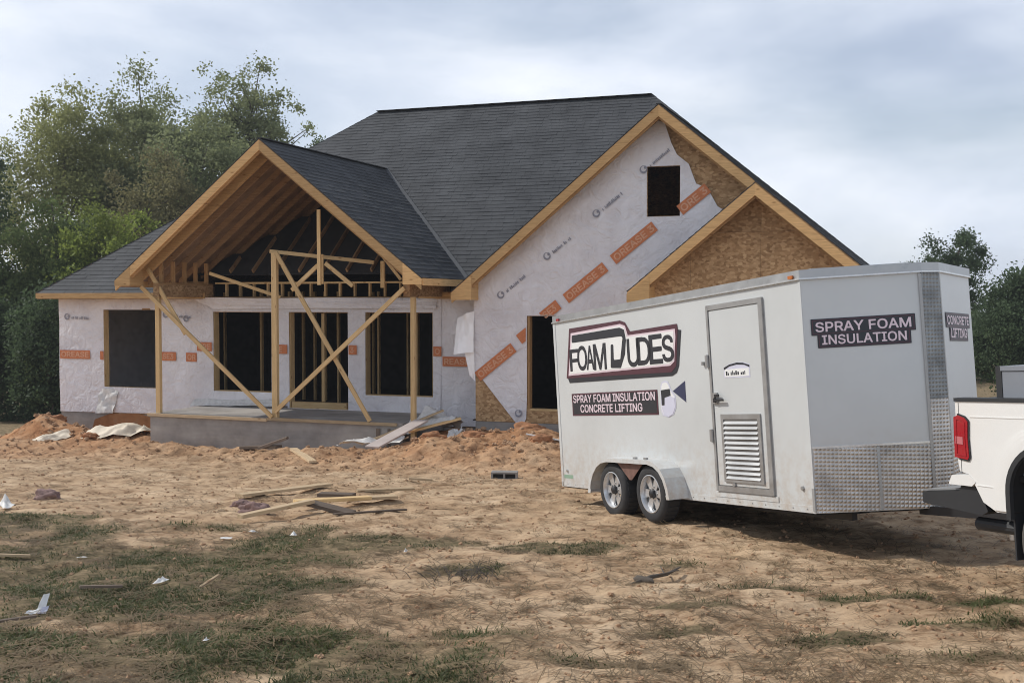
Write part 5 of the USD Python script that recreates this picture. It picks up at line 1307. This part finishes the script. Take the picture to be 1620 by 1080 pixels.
board_thing('lumber_scrap', 'narrow tan board on the sand above the scrap pile', -2.1, 15.3, -1.35, 15.6, 0.10, 0.03, m_board, 0.01, 0.02)
board_thing('plank', 'pale plank on the soil below the porch slab', -4.15, 21.5, -3.5, 19.9, 0.14, 0.04, m_board, 0.03, 0.02, catg='plank')
board_thing('plank', 'dark board lying flat against the porch slab', -5.35, 22.5, -4.55, 22.1, 0.2, 0.05, m_oldlumber, 0.02, 0.03, catg='plank')
board_thing('plank', 'grey board end sticking up beside the porch slab', -4.95, 22.2, -4.4, 22.2, 0.24, 0.05, m_oldlumber, 0.07, 0.15, catg='plank')
board_thing('plank', 'long thin board leaning at the right end of the porch slab', -2.95, 22.2, -1.35, 22.4, 0.10, 0.035, m_board, 0.10, 0.42, catg='plank')
board_thing('plank', 'wide grey-pink board leaning on the rubbish heap', -2.55, 20.6, -1.75, 22.0, 0.30, 0.03, plain('grey_sheathing', (0.42, 0.36, 0.33), 0.7), 0.03, 0.34, catg='plank')
board_thing('plank', 'tan offcut under the torn wrap on the heap', -2.0, 21.9, -1.0, 22.1, 0.14, 0.04, m_lumber, 0.22, 0.25, catg='plank')
board_thing('plank', 'thin white strip on the clay bank below the gable wall', 0.25, 20.2, 0.95, 20.1, 0.06, 0.02, m_plastic, 0.03, 0.03, catg='strip')
board_thing('plank', 'small pale chip of wood on the open sand', -1.55, 17.0, -1.20, 17.05, 0.07, 0.03, m_board, 0.02, 0.02, catg='wood chip')
board_thing('stick', 'dark flat stick lying in the left foreground grass', -3.12, 8.14, -2.86, 8.28, 0.025, 0.018, m_oldlumber, 0.02, 0.03, catg='stick')
board_thing('stick', 'short pale stick standing askew in the foreground grass', -2.265, 8.20, -2.19, 8.42, 0.022, 0.015, m_board, 0.02, 0.07, catg='stick')
board_thing('stick', 'pale splinter at the very left edge of the yard', -4.45, 9.72, -4.18, 9.80, 0.03, 0.02, m_board, 0.02, 0.02, catg='stick')
board_thing('stick', 'pale lath half buried at the left bottom edge', -3.35, 6.95, -3.05, 7.22, 0.03, 0.015, m_oldlumber, 0.03, 0.03, catg='stick')

def sheet_thing(name, label, catg, loc, sx, sy, seed, mat, amp=0.08, rot=0.0, group=None, res=18):
    """A crumpled sheet lying where it was dropped."""
    r = np.random.default_rng(seed)
    s, t = np.meshgrid(np.linspace(-0.5, 0.5, res), np.linspace(-0.5, 0.5, res))
    edge = 0.82 + 0.36 * meshkit.noise(np.stack([np.arctan2(t, s) * 1.6 + 7, 0 * s + seed, 0 * s], -1), seed)
    X, Y = s * sx * edge, t * sy * edge
    c, sn = math.cos(rot), math.sin(rot)
    X, Y = X * c - Y * sn, X * sn + Y * c
    P = np.stack([s * 5, t * 5, 0 * s + seed], -1)
    rid = 1 - np.abs(meshkit.noise(P, seed) - 0.5) * 2
    Zh = amp * (0.25 + 1.3 * rid * meshkit.noise(P * 0.6 + 3, seed + 1)) * (1.25 - 2.0 * np.maximum(np.abs(s), np.abs(t)))
    base = ground_z(loc[0] + X, loc[1] + Y, True)
    th = thing(name, label, catg, (loc[0], loc[1], gz(*loc[:2])), group=group)
    V = np.stack([X, Y, np.maximum(Zh, 0.006) + base - gz(*loc[:2]) + (loc[2] if len(loc) > 2 else 0.0)], -1).reshape(-1, 3)
    idx = np.arange(res * res).reshape(res, res)
    f = np.vstack([np.stack([idx[:-1, :-1].ravel(), idx[:-1, 1:].ravel(), idx[1:, 1:].ravel()], 1), np.stack([idx[:-1, :-1].ravel(), idx[1:, 1:].ravel(), idx[1:, :-1].ravel()], 1)])
    part(th, 'sheet', trimesh.Trimesh(V, f, process=False), mat, smooth=50)
    return th
m_cream = plain('cream_sheet', (0.62, 0.54, 0.42), 0.7, var=0.2, scale=7)
q = Hw(2.9, -1.35); sheet_thing('plastic_sheet', 'cream crumpled sheet on the clay heap by the left foundation wall', 'sheet', (q[0], q[1], 0.03), 1.7, 0.7, 3, m_cream, 0.26, 0.1)
q = Hw(1.15, -1.75); sheet_thing('plastic_sheet', 'small cream scrap trailing left from the crumpled sheet', 'sheet', (q[0], q[1], 0.01), 0.9, 0.3, 4, m_cream, 0.09, 0.35)
q = Hw(10.45, -1.55); sheet_thing('torn_wrap', 'torn white wrap heaped at the corner of the porch slab', 'torn wrap', (q[0], q[1], 0.16), 1.35, 0.9, 5, m_plastic, 0.42, -0.2)
q = Hw(9.75, -2.5); sheet_thing('torn_wrap', 'thin white wrap tail running down the rubbish heap', 'torn wrap', (q[0], q[1], 0.14), 1.3, 0.3, 6, m_plastic, 0.12, 0.25)
q = Hw(11.25, -2.0); sheet_thing('torn_wrap', 'small white wrap scrap right of the rubbish heap', 'torn wrap', (q[0], q[1], 0.02), 0.35, 0.3, 7, m_plastic, 0.14, 0.0)
for k, (lab, x, y, s, a) in enumerate([
        ('crumpled white cup-like scrap in the foreground grass', -2.65, 8.51, 0.15, 0.045), ('white paper scrap left below the scrap pile', -2.60, 11.35, 0.14, 0.03), ('white scrap with a blue tint below the scrap pile', -2.20, 11.4, 0.13, 0.04),
        ('flat white scrap left of the two scraps by the pile', -2.80, 11.05, 0.16, 0.02), ('tiny white chip near the bottom edge of the grass', -1.80, 6.62, 0.06, 0.02), ('white rag at the left edge behind the grass', -5.98, 13.35, 0.35, 0.16),
        ('small pale fleck in the grass near the left edge', -3.75, 9.85, 0.11, 0.02), ('small pale wrapper in the middle of the sand', -0.95, 10.1, 0.07, 0.03)]):
    sheet_thing('litter', lab, 'litter', (x, y, 0.012), s * 0.7, s * 0.4, 20 + k, m_plastic, a, k * 1.1, res=9)
# the upright folded paper in the left foreground
x, y = -3.17, 7.53
pp = thing('folded_paper', 'white folded paper standing like a wing in the left foreground grass', 'paper', at_ground(x, y, 0.0))
part(pp, 'leaf', flap([(-0.015, 0, 0.015), (0.045, 0.01, 0.02), (0.065, 0.05, 0.135), (0.025, 0.04, 0.13)], 2, 0.012, 8), m_lwhite, smooth=True)
part(pp, 'leaf', flap([(-0.075, -0.03, 0.018), (0.0, -0.02, 0.012), (0.03, 0.02, 0.045), (-0.06, 0.0, 0.03)], 3, 0.01, 8), m_lwhite, smooth=True)
part(pp, 'leaf', flap([(0.0, -0.01, 0.012), (0.06, -0.015, 0.014), (0.075, 0.02, 0.06), (0.03, 0.01, 0.05)], 4, 0.01, 8), m_lgrey, smooth=True)
# concrete block
x, y = -0.12, 17.2
blk = thing('concrete_block', 'grey concrete block lying on the sand between house and trailer', 'block', at_ground(x, y, -0.02), -4)
cb = sbox(-0.2, 0, 0.2, 0.12).difference(sbox(-0.17, 0.025, -0.015, 0.095)).difference(sbox(0.015, 0.025, 0.17, 0.095))
part(blk, 'shell', prism(cb, (0, 0.2, 0), (1, 0, 0), (0, 0, 1), 0.2), m_concrete)
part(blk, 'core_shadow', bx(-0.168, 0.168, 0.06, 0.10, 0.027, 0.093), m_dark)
# dug clods of clay big enough to pick out
def lump(name, label, x, y, s, seed, mat, sq=0.6, group=None):
    m = trimesh.creation.icosphere(3, 1.0)
    v = np.array(m.vertices)
    v *= (0.35 + 1.3 * meshkit.fbm(v * 2.1 + seed * 5.1, 5, seed))[:, None]
    th = thing(name, label, 'clod', at_ground(x, y, 0.0), group=group)
    part(th, 'lump', trimesh.Trimesh(v * s * np.array([1.0, 0.7, sq]) + np.array([0, 0, s * sq * 0.35]), m.faces, process=False), mat, smooth=40)
m_purple = plain('purplish_clay', (0.20, 0.125, 0.11), 0.9, var=0.35, scale=7, bump=0.5, bscale=25)
m_redclay = plain('red_clay', (0.30, 0.14, 0.065), 0.95, var=0.35, scale=6, bump=0.5, bscale=25)
lump('clay_clod', 'big purplish clod at the left end of the scrap pile', -2.93, 12.9, 0.17, 1, m_purple)
lump('clay_clod', 'dark clod just left of the scrap pile', -3.25, 13.6, 0.12, 2, m_purple)
lump('clay_clod', 'dark clod at the left edge of the yard', -6.0, 14.6, 0.16, 3, m_purple)
for k, (u, d, s, lab) in enumerate([(0.4, -0.7, 0.30, 'dark red clod heaped at the left corner of the house'), (1.6, -2.6, 0.22, 'red clod in front of the cream sheet'), (0.0, -2.9, 0.26, 'red clod at the left foot of the clay heap'), (3.4, -3.0, 0.16, 'small red clod below the cream sheet'),
                                (12.0, -2.9, 0.26, 'rounded orange clod on the clay bank below the gable wall'), (12.9, -2.4, 0.30, 'big orange clod beside the trailer on the clay bank'), (11.3, -3.2, 0.22, 'orange clod at the left foot of the clay bank'), (13.4, -3.2, 0.20, 'orange clod low on the bank next to the trailer')]):
    q = Hw(u, d); lump('clay_clod', lab, q[0], q[1], s, 10 + k, m_redclay, 0.5)
# a fallen branch and a dry weed clump
x, y = 1.12, 8.69
br = thing('fallen_branch', 'short dark branch lying on the sand in front of the trailer', 'branch', at_ground(x, y, 0.02))
part(br, 'stem', tube([(-0.22, -0.16, 0.0), (-0.05, -0.02, 0.025), (0.08, 0.05, 0.03), (0.2, 0.16, 0.06)], [0.014, 0.018, 0.014, 0.006], 7), m_bark, smooth=True)
part(br, 'twig', tube([(-0.02, 0.0, 0.03), (0.10, -0.01, 0.06), (0.17, 0.02, 0.07)], [0.009, 0.006, 0.003], 6), m_bark, smooth=True)
part(br, 'twig', tube([(0.06, 0.04, 0.03), (0.04, 0.15, 0.07)], [0.008, 0.003], 6), m_bark, smooth=True)
part(br, 'bark_flake', lathe([(0.001, -0.10), (0.03, -0.07), (0.035, 0.05), (0.001, 0.09)], 7).apply_transform(trimesh.transformations.rotation_matrix(0.9, (0, 0, 1))).apply_translation((-0.12, -0.08, 0.015)), m_bark, smooth=True)
wd = thing('dry_weed', 'clump of dead brown weeds in the middle of the sandy foreground', 'weed', at_ground(-0.42, 8.85, 0.0))
tw, tl_ = [], []
rw = np.random.default_rng(9)
for k in range(70):
    a = rw.uniform(0, 2 * np.pi); o = np.array([rw.normal(0, 0.16), rw.normal(0, 0.10), 0.0]); L = rw.uniform(0.06, 0.20)
    tw.append(tube([o, o + np.array([math.cos(a) * L * 0.4, math.sin(a) * L * 0.4, L * 0.35]), o + np.array([math.cos(a) * L, math.sin(a) * L, L * rw.uniform(0.2, 0.6)])], [0.003, 0.0025, 0.001], 4))
part(wd, 'stems', cat(tw), m_bark, kind='stuff')

# ---------------------------------------------------------------- the air: a thin veil over the far trees
m_haze = usdkit.material(stage, '/World/Looks/haze_air', {'v': ('principled_volume', {'color': (0.90, 0.94, 1.0), 'density': HAZE, 'anisotropy': 0.3})}, [], volume='v.volume')
part(None, 'haze', bx(-165, 165, -85, 245, -6.5, 16.0), m_haze, kind='stuff', label='thin pale haze over the yard and the trees', cat='haze')
